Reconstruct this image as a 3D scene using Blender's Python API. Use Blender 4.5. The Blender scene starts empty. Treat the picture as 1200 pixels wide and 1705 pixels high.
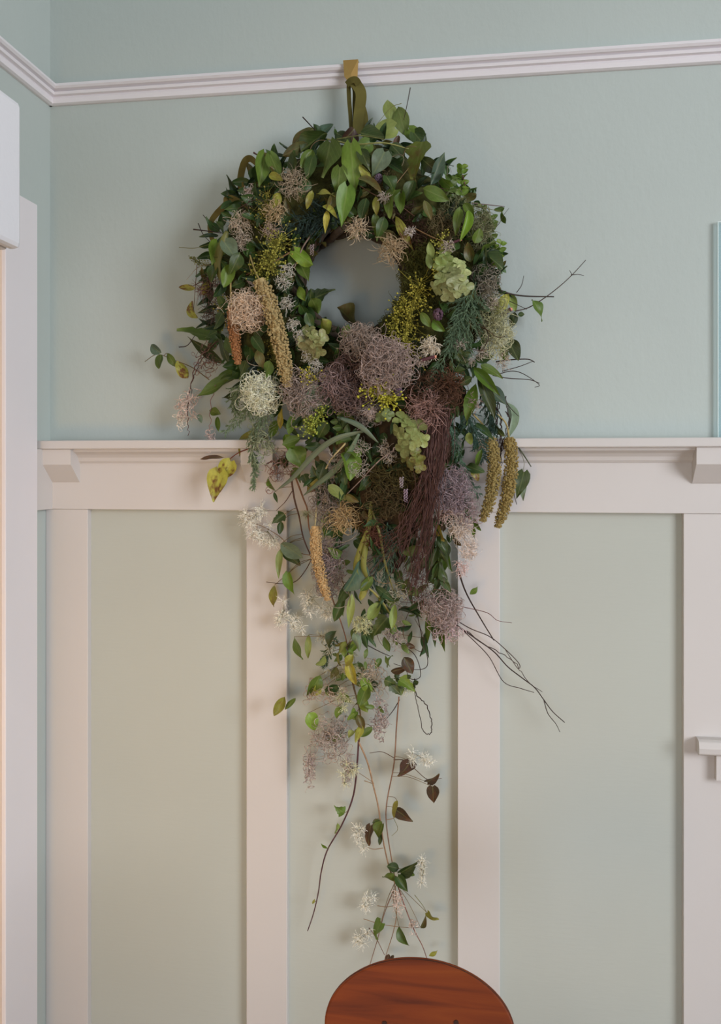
import bpy, math
import numpy as np
from mathutils import Matrix, Vector

# ------------------------------------------------------------------ camera, world, light
SC = bpy.context.scene
COL = SC.collection
F, CX, CY = 1533.0, 600.0, 780.0            # focal length / principal point for a 1200x1705 frame
DIST, EYE, YAW = 1.92, 1.50, math.radians(8.71)

cam_data = bpy.data.cameras.new('camera')
cam_data.sensor_fit = 'HORIZONTAL'; cam_data.sensor_width = 36.0
cam_data.lens = 36.0 * F / 1200.0
cam_data.shift_y = -(852.5 - CY) / 1200.0
cam_data.clip_start = 0.02
cam = bpy.data.objects.new('camera', cam_data); COL.objects.link(cam)
cam.location = (0, -DIST, EYE); cam.rotation_euler = (math.radians(90), 0, YAW)
SC.camera = cam

world = bpy.data.worlds.new('world'); SC.world = world
world.use_nodes = True
bg = world.node_tree.nodes['Background']
bg.inputs[0].default_value = (0.86, 0.93, 1.0, 1); bg.inputs[1].default_value = 0.07

def area(name, loc, target, sx, sy, power, color, spread=180):
    l = bpy.data.lights.new(name, 'AREA'); l.shape = 'RECTANGLE'
    l.size = sx; l.size_y = sy; l.energy = power; l.color = color
    l.spread = math.radians(spread)
    o = bpy.data.objects.new(name, l); COL.objects.link(o); o.location = loc
    o.rotation_euler = (Vector(target) - Vector(loc)).to_track_quat('-Z', 'Y').to_euler()
    return o
area('window_light', (3.6, -3.3, 2.1), (0.1, 0, 1.7), 2.0, 1.8, 141, (0.97, 1.0, 1.07), 165)
area('rear_fill_light', (0.0, -4.2, 0.9), (-0.05, 0, 0.7), 1.4, 1.0, 4.2, (1.0, 1.0, 1.08), 60)  # soft fill added behind the camera to lift centre panel and wreath front
area('warm_bounce_fill', (-0.9, -1.9, 0.7), (-0.75, 0, 1.1), 0.5, 0.5, 2.5, (1.0, 0.50, 0.02), 85)  # added area light standing in for window light bounced off the wood floor

SC.view_settings.view_transform = 'Standard'
SC.view_settings.look = 'None'
SC.view_settings.gamma = 1.0
SC.view_settings.use_curve_mapping = False
SC.view_settings.exposure = -0.12

# ------------------------------------------------------------------ helpers
rng = np.random.default_rng(11)
R_ = np.array([math.cos(YAW), math.sin(YAW), 0.0]); F_ = np.array([-math.sin(YAW), math.cos(YAW), 0.0])
def P(px, py, d=0.0):
    """measured picture point -> place in the room, d metres in front of the back wall"""
    px = np.asarray(px, float); py = np.asarray(py, float)
    u = (px - CX) / F; v = (CY - py) / F
    D = F_ + u[..., None] * R_ + v[..., None] * np.array([0, 0, 1.0])
    t = (DIST - np.asarray(d, float)) / D[..., 1]
    return np.array([0, -DIST, EYE]) + D * t[..., None]
def PX(px, X):
    """picture column -> y where it meets the plane x = X"""
    u = (px - CX) / F; D = F_ + u * R_
    return -DIST + D[1] * X / D[0]
def ZX(px, py, X):
    u = (px - CX) / F; D = F_ + u * R_; t = X / D[0]
    return EYE + t * (CY - py) / F
S = 1.25e-3                                   # metres per picture pixel near the wreath
def lin(c):
    c = np.asarray(c, float) / 255.0
    return tuple(np.where(c <= 0.04045, c / 12.92, ((c + 0.055) / 1.055) ** 2.4))

class Geo:
    def __init__(self): self.v = []; self.q = []; self.t = []; self.n = 0
    def add(self, v, q=None, t=None):
        v = np.asarray(v, float).reshape(-1, 3)
        if q is not None and len(q): self.q.append(np.asarray(q, int).reshape(-1, 4) + self.n)
        if t is not None and len(t): self.t.append(np.asarray(t, int).reshape(-1, 3) + self.n)
        self.v.append(v); self.n += len(v); return self
    def box(self, x0, x1, y0, y1, z0, z1):
        v = [(x, y, z) for x in (x0, x1) for y in (y0, y1) for z in (z0, z1)]
        return self.add(v, [(0,1,3,2),(4,6,7,5),(0,4,5,1),(2,3,7,6),(0,2,6,4),(1,5,7,3)])
    def arrays(self):
        v = np.concatenate(self.v)
        q = np.concatenate(self.q) if self.q else np.zeros((0, 4), int)
        t = np.concatenate(self.t) if self.t else np.zeros((0, 3), int)
        return v, q, t

def mesh_from(name, v, q, t, mat, smooth=False, uv=None):
    me = bpy.data.meshes.new(name)
    me.vertices.add(len(v)); me.vertices.foreach_set('co', np.ascontiguousarray(v, dtype=np.float32).ravel())
    loops = np.concatenate([q.ravel(), t.ravel()]).astype(np.int32)
    me.loops.add(len(loops)); me.loops.foreach_set('vertex_index', loops)
    tot = np.concatenate([np.full(len(q), 4), np.full(len(t), 3)]).astype(np.int32)
    st = np.concatenate([[0], np.cumsum(tot)[:-1]]).astype(np.int32)
    me.polygons.add(len(tot)); me.polygons.foreach_set('loop_start', st); me.polygons.foreach_set('loop_total', tot)
    me.polygons.foreach_set('use_smooth', np.full(len(tot), smooth, bool))
    if uv is not None:
        l = me.uv_layers.new(name='UVMap'); l.data.foreach_set('uv', np.ascontiguousarray(uv[loops], dtype=np.float32).ravel())
    me.update(calc_edges=True); me.validate()
    if mat: me.materials.append(mat)
    return me

WLOC = {}                                     # world location of parents (all unrotated)
def link(name, data, loc, parent=None, color=None, label=None, cat=None, group=None, kind=None, rot=None):
    o = bpy.data.objects.new(name, data); COL.objects.link(o)
    o.location = loc; WLOC[o.name] = Vector(loc)
    if parent is not None:
        o.parent = parent; o.matrix_parent_inverse = Matrix.Translation(-WLOC[parent.name])
    if color is not None: o.color = color
    if label: o['label'] = label
    if cat: o['category'] = cat
    if group: o['group'] = group
    if kind: o['kind'] = kind
    return o
def build(name, geo, mat, parent=None, smooth=False, base=False, bevel=0, **kw):
    v, q, t = geo.arrays()
    c = (v.min(0) + v.max(0)) / 2
    if base: c[2] = v[:, 2].min()
    o = link(name, mesh_from(name, v - c, q, t, mat, smooth), tuple(c), parent, **kw)
    if bevel:
        m = o.modifiers.new('bevel', 'BEVEL'); m.width = bevel; m.segments = 2; m.limit_method = 'ANGLE'
    return o
def col4(c, spot=0.0, jit=0.0):
    c = np.asarray(c, float)
    if jit: c = np.clip(c * (1 + rng.normal(0, jit)) + rng.normal(0, jit * 22, 3), 4, 250)
    c = c + 0.07 * (c.mean() - c)
    return (*lin(c), 1.0 - spot)

# ------------------------------------------------------------------ materials
def new_mat(name):
    m = bpy.data.materials.new(name); m.use_nodes = True
    return m, m.node_tree, m.node_tree.nodes['Principled BSDF']
def N(nt, t, **kw):
    n = nt.nodes.new(t)
    for k, v in kw.items():
        if k[0] == 'i' and k[1:].isdigit(): n.inputs[int(k[1:])].default_value = v
        else: setattr(n, k, v)
    return n
def paint(name, rgb, var=0.03, bump=0.15, scale=60, rough=0.55, stretch=(1, 1, 1), fine=None):
    m, nt, b = new_mat(name)
    tc = N(nt, 'ShaderNodeTexCoord'); mp = N(nt, 'ShaderNodeMapping'); mp.inputs['Scale'].default_value = stretch
    nt.links.new(tc.outputs['Object'], mp.inputs[0])
    n1 = N(nt, 'ShaderNodeTexNoise'); n1.inputs['Scale'].default_value = 3.0; n1.inputs['Detail'].default_value = 4
    nt.links.new(tc.outputs['Object'], n1.inputs['Vector'])
    c = np.array(lin(rgb)); rp = N(nt, 'ShaderNodeValToRGB')
    rp.color_ramp.elements[0].position = 0.3; rp.color_ramp.elements[1].position = 0.7
    rp.color_ramp.elements[0].color = (*np.clip(c * (1 - var), 0, 1), 1); rp.color_ramp.elements[1].color = (*np.clip(c * (1 + var), 0, 1), 1)
    nt.links.new(n1.outputs['Fac'], rp.inputs[0]); nt.links.new(rp.outputs[0], b.inputs['Base Color'])
    n2 = N(nt, 'ShaderNodeTexNoise'); n2.inputs['Scale'].default_value = scale; n2.inputs['Detail'].default_value = 5
    nt.links.new(mp.outputs[0], n2.inputs['Vector'])
    bp = N(nt, 'ShaderNodeBump'); bp.inputs['Strength'].default_value = bump; bp.inputs['Distance'].default_value = 0.004
    nt.links.new(n2.outputs['Fac'], bp.inputs['Height']); nt.links.new(bp.outputs[0], b.inputs['Normal'])
    b.inputs['Roughness'].default_value = rough; b.inputs['Specular IOR Level'].default_value = 0.35
    return m
MINT = (184, 193, 188)
M_wall = paint('mint_plaster_paint', MINT, 0.02, 0.16, 90, 0.75, (1, 1, 0.6))
M_panel = paint('mint_panel_paint', (186, 190, 181), 0.02, 0.07, 50, 0.75, (0.5, 1, 3))
M_trim = paint('blush_trim_paint', (208, 203, 199), 0.015, 0.10, 30, 0.5, (1, 1, 1))
M_rail = paint('pale_rail_paint', (232, 227, 229), 0.015, 0.08, 30, 0.45)
M_ceil = paint('white_ceiling_paint', (225, 224, 218))
M_cab = paint('white_cabinet_paint', (222, 221, 224), 0.01, 0.1, 120, 0.5)

def wood(name, c0, c1, c2, scale=(1.2, 10, 16), rough=0.3):
    m, nt, b = new_mat(name)
    tc = N(nt, 'ShaderNodeTexCoord'); mp = N(nt, 'ShaderNodeMapping'); mp.inputs['Scale'].default_value = scale
    nt.links.new(tc.outputs['Object'], mp.inputs[0])
    a = N(nt, 'ShaderNodeTexNoise'); a.inputs['Scale'].default_value = 2.2; a.inputs['Detail'].default_value = 7; a.inputs['Distortion'].default_value = 0.8
    nt.links.new(mp.outputs[0], a.inputs['Vector'])
    r = N(nt, 'ShaderNodeValToRGB'); e = r.color_ramp.elements
    e[0].position = 0.28; e[0].color = (*lin(c0), 1); e[1].position = 0.72; e[1].color = (*lin(c2), 1)
    k = e.new(0.5); k.color = (*lin(c1), 1)
    nt.links.new(a.outputs['Fac'], r.inputs[0]); nt.links.new(r.outputs[0], b.inputs['Base Color'])
    f = N(nt, 'ShaderNodeTexNoise'); f.inputs['Scale'].default_value = 14; f.inputs['Detail'].default_value = 4
    nt.links.new(mp.outputs[0], f.inputs['Vector'])
    bp = N(nt, 'ShaderNodeBump'); bp.inputs['Strength'].default_value = 0.08; bp.inputs['Distance'].default_value = 0.002
    nt.links.new(f.outputs['Fac'], bp.inputs['Height']); nt.links.new(bp.outputs[0], b.inputs['Normal'])
    b.inputs['Roughness'].default_value = rough; b.inputs['Specular IOR Level'].default_value = 0.25
    return m
M_chair = wood('chair_walnut', (80, 28, 2), (112, 46, 5), (128, 60, 10), (1.6, 12, 22), 0.6)
M_floor = wood('floor_oak', (104, 80, 58), (130, 104, 78), (150, 124, 96), (8, 1.0, 8), 0.4)

def organic(name, rough=0.6, trans=0.25, leaf=False, noise=0.25, nscale=60, bump=0.0):
    """colour comes from the object's own colour; leaves get midrib, veins and blotches"""
    m, nt, b = new_mat(name); L = nt.links
    oi = N(nt, 'ShaderNodeObjectInfo'); tc = N(nt, 'ShaderNodeTexCoord')
    n = N(nt, 'ShaderNodeTexNoise'); n.inputs['Scale'].default_value = nscale; n.inputs['Detail'].default_value = 3
    L.new(tc.outputs['UV' if leaf else 'Object'], n.inputs['Vector'])
    mr = N(nt, 'ShaderNodeMapRange'); mr.inputs[1].default_value = 0.3; mr.inputs[2].default_value = 0.7
    mr.inputs[3].default_value = 1 - noise; mr.inputs[4].default_value = 1 + noise
    L.new(n.outputs['Fac'], mr.inputs[0])
    mul = N(nt, 'ShaderNodeVectorMath', operation='SCALE')
    L.new(oi.outputs['Color'], mul.inputs[0]); L.new(mr.outputs[0], mul.inputs['Scale'])
    out = mul.outputs[0]
    if leaf:
        sep = N(nt, 'ShaderNodeSeparateXYZ'); L.new(tc.outputs['UV'], sep.inputs[0])
        sx = N(nt, 'ShaderNodeMath', operation='SUBTRACT'); sx.inputs[1].default_value = 0.5; L.new(sep.outputs[0], sx.inputs[0])
        ab = N(nt, 'ShaderNodeMath', operation='ABSOLUTE'); L.new(sx.outputs[0], ab.inputs[0])
        rib = N(nt, 'ShaderNodeMapRange'); rib.inputs[1].default_value = 0.015; rib.inputs[2].default_value = 0.05
        rib.inputs[3].default_value = 0.22; rib.inputs[4].default_value = 0.0; L.new(ab.outputs[0], rib.inputs[0])
        ph = N(nt, 'ShaderNodeMath', operation='MULTIPLY_ADD'); ph.inputs[1].default_value = -1.2; L.new(ab.outputs[0], ph.inputs[0]); L.new(sep.outputs[1], ph.inputs[2])
        sn = N(nt, 'ShaderNodeMath', operation='MULTIPLY'); sn.inputs[1].default_value = 38.0; L.new(ph.outputs[0], sn.inputs[0])
        si = N(nt, 'ShaderNodeMath', operation='SINE'); L.new(sn.outputs[0], si.inputs[0])
        ve = N(nt, 'ShaderNodeMapRange'); ve.inputs[1].default_value = 0.86; ve.inputs[2].default_value = 1.0; ve.inputs[3].default_value = 0; ve.inputs[4].default_value = 0.10
        L.new(si.outputs[0], ve.inputs[0])
        mx = N(nt, 'ShaderNodeMath', operation='MAXIMUM'); L.new(rib.outputs[0], mx.inputs[0]); L.new(ve.outputs[0], mx.inputs[1])
        vm = N(nt, 'ShaderNodeMix', data_type='RGBA'); L.new(mx.outputs[0], vm.inputs[0]); L.new(out, vm.inputs[6])
        vm.inputs[7].default_value = (*lin((170, 178, 110)), 1)
        # brown blotches, more towards the tip
        n3 = N(nt, 'ShaderNodeTexNoise'); n3.inputs['Scale'].default_value = 4.5; n3.inputs['Detail'].default_value = 4
        va = N(nt, 'ShaderNodeVectorMath', operation='ADD'); L.new(tc.outputs['UV'], va.inputs[0]); L.new(oi.outputs['Random'], va.inputs[1]); L.new(va.outputs[0], n3.inputs['Vector'])
        tipw = N(nt, 'ShaderNodeMath', operation='MULTIPLY_ADD'); tipw.inputs[1].default_value = 0.22; L.new(sep.outputs[1], tipw.inputs[0]); L.new(n3.outputs['Fac'], tipw.inputs[2])
        sp = N(nt, 'ShaderNodeMapRange'); sp.inputs[1].default_value = 0.56; sp.inputs[2].default_value = 0.74; L.new(tipw.outputs[0], sp.inputs[0])
        inv = N(nt, 'ShaderNodeMath', operation='SUBTRACT'); inv.inputs[0].default_value = 1.0; L.new(oi.outputs['Alpha'], inv.inputs[1])
        am = N(nt, 'ShaderNodeMath', operation='MULTIPLY'); L.new(sp.outputs[0], am.inputs[0]); L.new(inv.outputs[0], am.inputs[1])
        sm = N(nt, 'ShaderNodeMix', data_type='RGBA'); L.new(am.outputs[0], sm.inputs[0]); L.new(vm.outputs[2], sm.inputs[6])
        sm.inputs[7].default_value = (*lin((112, 66, 40)), 1)
        out = sm.outputs[2]
    L.new(out, b.inputs['Base Color']); b.inputs['Roughness'].default_value = rough
    b.inputs['Specular IOR Level'].default_value = 0.4 if leaf else 0.2
    if bump:
        bp = N(nt, 'ShaderNodeBump'); bp.inputs['Strength'].default_value = bump; bp.inputs['Distance'].default_value = 0.003
        L.new(n.outputs['Fac'], bp.inputs['Height']); L.new(bp.outputs[0], b.inputs['Normal'])
    if trans:
        tr = N(nt, 'ShaderNodeBsdfTranslucent'); L.new(out, tr.inputs['Color'])
        mix = N(nt, 'ShaderNodeMixShader'); mix.inputs[0].default_value = trans
        L.new(b.outputs[0], mix.inputs[1]); L.new(tr.outputs[0], mix.inputs[2])
        L.new(mix.outputs[0], nt.nodes['Material Output'].inputs['Surface'])
    return m
M_leaf = organic('leaf', 0.42, 0.22, True, 0.16, 5)
M_fibre = organic('plant_fibre', 0.8, 0.35, False, 0.45, 260)
M_stem = organic('stem_bark', 0.65, 0.0, False, 0.3, 90)
M_moss = organic('moss', 0.95, 0.0, False, 0.5, 70, 1.0)
M_grain = organic('seed_grain', 0.7, 0.1, False, 0.25, 160)
M_ribbon = organic('velvet_ribbon', 0.75, 0.1, False, 0.12, 30)
M_brass, nt_, b_ = new_mat('aged_brass')
b_.inputs['Base Color'].default_value = (*lin((196, 160, 96)), 1); b_.inputs['Metallic'].default_value = 0.75; b_.inputs['Roughness'].default_value = 0.42
M_dark, nt_, b_ = new_mat('dark_plug'); b_.inputs['Base Color'].default_value = (*lin((52, 24, 14)), 1); b_.inputs['Roughness'].default_value = 0.5
M_glass, nt_, b_ = new_mat('pale_glass')
b_.inputs['Base Color'].default_value = (*lin((220, 236, 238)), 1); b_.inputs['Roughness'].default_value = 0.06
tr_ = N(nt_, 'ShaderNodeBsdfTransparent'); tr_.inputs[0].default_value = (0.88, 0.95, 0.97, 1)
mx_ = N(nt_, 'ShaderNodeMixShader'); mx_.inputs[0].default_value = 0.16
nt_.links.new(tr_.outputs[0], mx_.inputs[1]); nt_.links.new(b_.outputs[0], mx_.inputs[2]); nt_.links.new(mx_.outputs[0], nt_.nodes['Material Output'].inputs['Surface'])
M_edge = paint('polished_glass_edge', (226, 240, 238), 0.0, 0.0, 10, 0.2)
M_door = paint('cream_door_paint', (230, 206, 184), 0.01, 0.08, 40, 0.45)

# ------------------------------------------------------------------ the room
XL = float(P(83.5, 400)[0])                      # left wall
XR, YF, ZC = 4.0, -5.0, 3.1
zz = lambda px, py, d=0.0: float(P(px, py, d)[2])
xx = lambda px, d=0.0: float(P(px, 780, d)[0])
floor = build('floor', Geo().box(XL - 0.1, XR, YF, 0.1, -0.1, 0.0), M_floor, kind='structure')
ceiling = build('ceiling', Geo().box(XL - 0.1, XR, YF, 0.1, ZC, ZC + 0.1), M_ceil, kind='structure')
wall_back = build('wall_back', Geo().box(XL - 0.1, XR, 0.0, 0.1, 0.0, ZC), M_wall, kind='structure')
wall_left = build('wall_left', Geo().box(XL - 0.1, XL, YF, 0.0, 0.0, ZC), M_wall, kind='structure')

def profile_x(geo, prof, x0, x1):
    """extrude a (y,z) profile along x"""
    n = len(prof); v = [(x0, y, z) for y, z in prof] + [(x1, y, z) for y, z in prof]
    q = [(i, (i + 1) % n, (i + 1) % n + n, i + n) for i in range(n)]
    geo.add(v, q)
    cx = np.mean(np.array(prof), 0)
    geo.add([(x0, *p) for p in prof] + [(x0, *cx)], t=[((i + 1) % n, i, n) for i in range(n)])
    geo.add([(x1, *p) for p in prof] + [(x1, *cx)], t=[(i, (i + 1) % n, n) for i in range(n)])
    return geo
def profile_y(geo, prof, y0, y1, xs):
    g = Geo(); profile_x(g, prof, y0, y1)
    v, q, t = g.arrays()                          # (x,y,z)=(run, depth, z) -> x = xs - depth
    w = np.stack([xs - v[:, 1], v[:, 0], v[:, 2]], 1)
    return geo.add(w, q, t)

# picture rail
zp1, zp0 = zz(83.5, 148), zz(83.5, 178)
H = zp1 - zp0
rail_prof = [(0, zp0), (-0.006, zp0), (-0.012, zp0 + 0.06 * H), (-0.014, zp0 + 0.30 * H), (-0.011, zp0 + 0.42 * H), (-0.019, zp0 + 0.46 * H),
             (-0.021, zp0 + 0.60 * H), (-0.014, zp0 + 0.68 * H), (-0.024, zp0 + 0.74 * H), (-0.028, zp0 + 0.84 * H), (-0.026, zp1), (0, zp1)]
build('trim_1', profile_x(Geo(), rail_prof, XL, XR), M_rail, kind='structure')
build('trim_2', profile_y(Geo(), rail_prof, YF, 0.0, XL), M_rail, kind='structure')

# wainscot: panels, stiles, frieze, moulding, shelf and brackets
TS = 0.021
z_fr0 = zz(1000, 854, TS); z_sh0, z_sh1 = zz(600, 746, 0.075), zz(600, 731, 0.075)
stiles = [(XL + 0.0, xx(146, TS)), (xx(410, TS), xx(477.5, TS)), (xx(761.5, TS), xx(832, TS)), (xx(1137.5, TS), xx(1137.5, TS) + 0.10)]
for i, (a, b) in enumerate(stiles):
    build('stile', Geo().box(a, b, -TS, 0, 0.14, z_fr0), M_trim, wall_back, bevel=0.0015)
edges = [(stiles[0][1], stiles[1][0]), (stiles[1][1], stiles[2][0]), (stiles[2][1], stiles[3][0]), (stiles[3][1], XR)]
for a, b in edges:
    build('panel', Geo().box(a, b, -0.004, 0, 0.14, z_fr0), M_panel, wall_back)
build('baseboard_back', Geo().box(XL, XR, -0.024, 0, 0, 0.14), M_trim, kind='structure', bevel=0.002)
build('baseboard_left', Geo().box(XL, XL + 0.018, PX(62, XL + 0.02), -0.024, 0, 0.14), M_trim, kind='structure', bevel=0.002)

shelf = build('trim_3', Geo().box(XL, XR, -0.078, 0, z_sh0, z_sh1), M_trim, kind='structure', bevel=0.0025)
build('frieze_board', Geo().box(XL, XR, -TS - 0.003, 0, z_fr0, z_sh0), M_trim, shelf, bevel=0.0012)
zm = zz(1000, 770, 0.03)
hm = z_sh0 - zm
cove = [(-TS, zm), (-TS - 0.006, zm), (-TS - 0.008, zm + 0.08 * hm), (-TS - 0.010, zm + 0.14 * hm), (-TS - 0.013, zm + 0.4 * hm), (-TS - 0.020, zm + 0.62 * hm), (-TS - 0.028, zm + 0.74 * hm),
        (-TS - 0.030, zm + 0.78 * hm), (-TS - 0.036, zm + 0.80 * hm), (-TS - 0.036, z_sh0), (-TS, z_sh0)]
build('cove_moulding', profile_x(Geo(), cove, XL, XR), M_trim, shelf)
zb = zz(1170, 805, TS); zbm = zz(1170, 773, 0.07)
bprof = [(-TS, zb), (-TS - 0.005, zb), (-0.068, zbm), (-0.070, z_sh0), (-TS, z_sh0)]
bw = 0.068
for bx in (xx(83, TS) + 0.004, xx(411, TS), xx(763, TS), xx(1151, TS)):
    build('bracket', profile_x(Geo(), bprof, bx, bx + bw), M_trim, shelf, bevel=0.0012)

# left wall: short return of the frieze, door casing and door
XC = XL + 0.020
yc0, yc1 = PX(9.5, XC), PX(62.5, XC)
build('trim_4', Geo().box(XL, XL + 0.018, yc1, -TS, z_fr0, z_sh0), M_trim, kind='structure', bevel=0.001)
door = build('door_1', Geo().box(XL, XL + 0.004, yc0 - 0.80, yc0, 0.0, 2.02), M_door, kind='structure', base=True)
ztop = ZX(62, 341, XC)
build('side_casing', Geo().box(XL, XC, yc0, yc1, 0, ztop), M_rail, door, bevel=0.0015)
build('stop_bead', Geo().box(XL, XL + 0.012, yc0 - 0.02, yc0, 0, 2.02), M_door, door)

# white wall cabinet reaching into the picture at upper left
XB = XL + 0.36
yb = PX(36.5, XB)
zb0, zb1 = ZX(36.5, 416, XB), ZX(30, 168, XB)
cab = link('wall_cabinet', None, (XL + 0.18, yb - 0.25, zb0), label='white painted box cabinet jutting in from the upper left edge of the picture', cat='cabinet')
build('carcass', Geo().box(XL, XB - 0.02, yb - 0.5, yb, zb0, zb1), M_cab, cab, bevel=0.004)
build('front', Geo().box(XB - 0.02, XB, yb - 0.5, yb, zb0, zb1), M_cab, cab, bevel=0.007)

# ledge on the right-hand stile, glass sheet on the plate rail
lz0, lz1 = zz(1165, 1259, 0.05), zz(1165, 1233, 0.05)
lx = xx(1158, TS)
g = Geo(); lp = [(-TS, lz0 + 0.004), (-0.045, lz0), (-0.052, lz0 + 0.004), (-0.054, (lz0 + lz1) / 2), (-0.050, lz1 - 0.003), (-0.042, lz1), (-TS, lz1)]
profile_x(g, lp, lx, lx + 0.5)
ledge = build('window_1', g, M_trim, kind='structure', bevel=0.002)
build('apron', Geo().box(lx + 0.035, lx + 0.47, -TS - 0.018, -TS, lz0 - 0.05, lz0 + 0.004), M_trim, ledge)
gx = xx(1194.5, 0.012)
gz1 = zz(1195, 369, 0.012)
gp = link('glass_sheet', None, (gx + 0.15, -0.010, z_sh1), label='clear glass sheet with a bright edge standing on the plate rail at right', cat='glass')
build('pane', Geo().box(gx + 0.0015, gx + 0.30, -0.012, -0.009, z_sh1, gz1 - 0.0015), M_glass, gp)
build('polished_edge', Geo().box(gx, gx + 0.0015, -0.0125, -0.0085, z_sh1, gz1).box(gx + 0.0015, gx + 0.30, -0.0125, -0.0085, gz1 - 0.0015, gz1), M_edge, gp)

# ------------------------------------------------------------------ brass hook
hd = 0.034
hk = link('picture_rail_hook', None, tuple(P(583, 125, 0.03)), label='brass picture rail hook clipped over the white moulding above the wreath', cat='hook')
g = Geo()
prof = [(571, 113), (596, 112), (595, 126), (592, 132), (588, 137), (583, 138), (578, 134), (573, 127)]
front = [P(x, y, hd) for x, y in prof]
for p in front[:2]: p[2] = zp1 + 0.004
back = [p + np.array([0, 0.003, 0]) for p in front]
n = len(prof); cf, cb = np.mean(front, 0), np.mean(back, 0)
g.add(front + back, [(i, i + n, (i + 1) % n + n, (i + 1) % n) for i in range(n)])
g.add(front + [cf + np.array([0, -0.003, 0])], t=[(i, (i + 1) % n, n) for i in range(n)]); g.add(back + [cb], t=[((i + 1) % n, i, n) for i in range(n)])
build('plate', g, M_brass, hk)
tl, tr2 = P(571, 113, hd), P(596, 112, hd)
build('top_clip', Geo().box(tl[0], tr2[0], -hd, -0.001, zp1 + 0.0005, zp1 + 0.004), M_brass, hk, bevel=0.0008)

# ------------------------------------------------------------------ plant building blocks
def tubes(paths, rad, sides=3, taper=0.5):
    """paths (n,k,3) -> tube verts/quads"""
    paths = np.asarray(paths, float)
    if paths.ndim == 2: paths = paths[None]
    n, k, _ = paths.shape
    t = np.gradient(paths, axis=1); t /= np.linalg.norm(t, axis=2, keepdims=True) + 1e-12
    ref = np.array([0.31, 0.82, 0.48]) if n == 1 else rng.normal(size=(n, 1, 3))
    u = np.cross(t, ref); u /= np.linalg.norm(u, axis=2, keepdims=True) + 1e-9
    w = np.cross(t, u)
    r = np.broadcast_to(np.asarray(rad, float).reshape(-1, 1), (n, 1)) * np.linspace(1, taper, k)[None]
    a = np.arange(sides) * 2 * math.pi / sides
    v = paths[:, :, None] + r[:, :, None, None] * (np.cos(a)[:, None] * u[:, :, None] + np.sin(a)[:, None] * w[:, :, None])
    idx = np.arange(n * k * sides).reshape(n, k, sides); nx = np.roll(idx, -1, 2)
    q = np.stack([idx[:, :-1], nx[:, :-1], nx[:, 1:], idx[:, 1:]], -1).reshape(-1, 4)
    return v.reshape(-1, 3), q
def smooth_path(pts, m=7):
    p = np.asarray(pts, float)
    if len(p) == 2: return np.linspace(p[0], p[1], m + 1)
    e = np.vstack([2 * p[0] - p[1], p, 2 * p[-1] - p[-2]]); out = []
    for i in range(1, len(e) - 2):
        t = np.linspace(0, 1, m, endpoint=False)[:, None]
        a, b, c, d = e[i - 1], e[i], e[i + 1], e[i + 2]
        out.append(0.5 * ((2 * b) + (-a + c) * t + (2 * a - 5 * b + 4 * c - d) * t ** 2 + (-a + 3 * b - 3 * c + d) * t ** 3))
    return np.vstack(out + [p[-1:]])
def px_path(pts, d=0.05, m=7, wob=0.0):
    """pts: (px,py) or (px,py,depth)"""
    q = np.array([(p[0], p[1], p[2] if len(p) > 2 else d) for p in pts])
    s = smooth_path(q, m)
    if wob: s[:, :2] += rng.normal(0, wob, (len(s), 2))
    return P(s[:, 0], s[:, 1], s[:, 2])
def unit(n): 
    v = rng.normal(size=(n, 3)); return v / np.linalg.norm(v, axis=1, keepdims=True)
def walk(start, head, k, step, curv, centre=None, radii=None, pull=0.0, grav=0.0, drift=0.35):
    p = start.copy(); h = head.copy(); ax = unit(len(p)); out = [p.copy()]
    for _ in range(k - 1):
        ax = ax + drift * rng.normal(size=ax.shape); ax /= np.linalg.norm(ax, axis=1, keepdims=True)
        h = h + curv * np.cross(ax, h)
        if centre is not None:
            rel = (p - centre) / radii; rr = np.linalg.norm(rel, axis=1, keepdims=True)
            h = h - pull * rel * np.clip(rr - 0.75, 0, None) * 3
        h[:, 2] -= grav; h /= np.linalg.norm(h, axis=1, keepdims=True)
        p = p + h * np.asarray(step).reshape(-1, 1); out.append(p.copy())
    return np.stack(out, 1)
ICO_V = None
def ico():
    f = (1 + 5 ** .5) / 2
    v = np.array([(-1,f,0),(1,f,0),(-1,-f,0),(1,-f,0),(0,-1,f),(0,1,f),(0,-1,-f),(0,1,-f),(f,0,-1),(f,0,1),(-f,0,-1),(-f,0,1)], float)
    v /= np.linalg.norm(v[0])
    t = [(0,11,5),(0,5,1),(0,1,7),(0,7,10),(0,10,11),(1,5,9),(5,11,4),(11,10,2),(10,7,6),(7,1,8),(3,9,4),(3,4,2),(3,2,6),(3,6,8),(3,8,9),(4,9,5),(2,4,11),(6,2,10),(8,6,7),(9,8,1)]
    return v, np.array(t)
ICO_V, ICO_T = ico()
def balls(geo, pts, r):
    pts = np.asarray(pts); r = np.broadcast_to(np.asarray(r, float), (len(pts),))
    v = pts[:, None] + ICO_V[None] * r[:, None, None]
    t = ICO_T[None] + (np.arange(len(pts)) * 12)[:, None, None]
    return geo.add(v.reshape(-1, 3), t=t.reshape(-1, 3))

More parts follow.
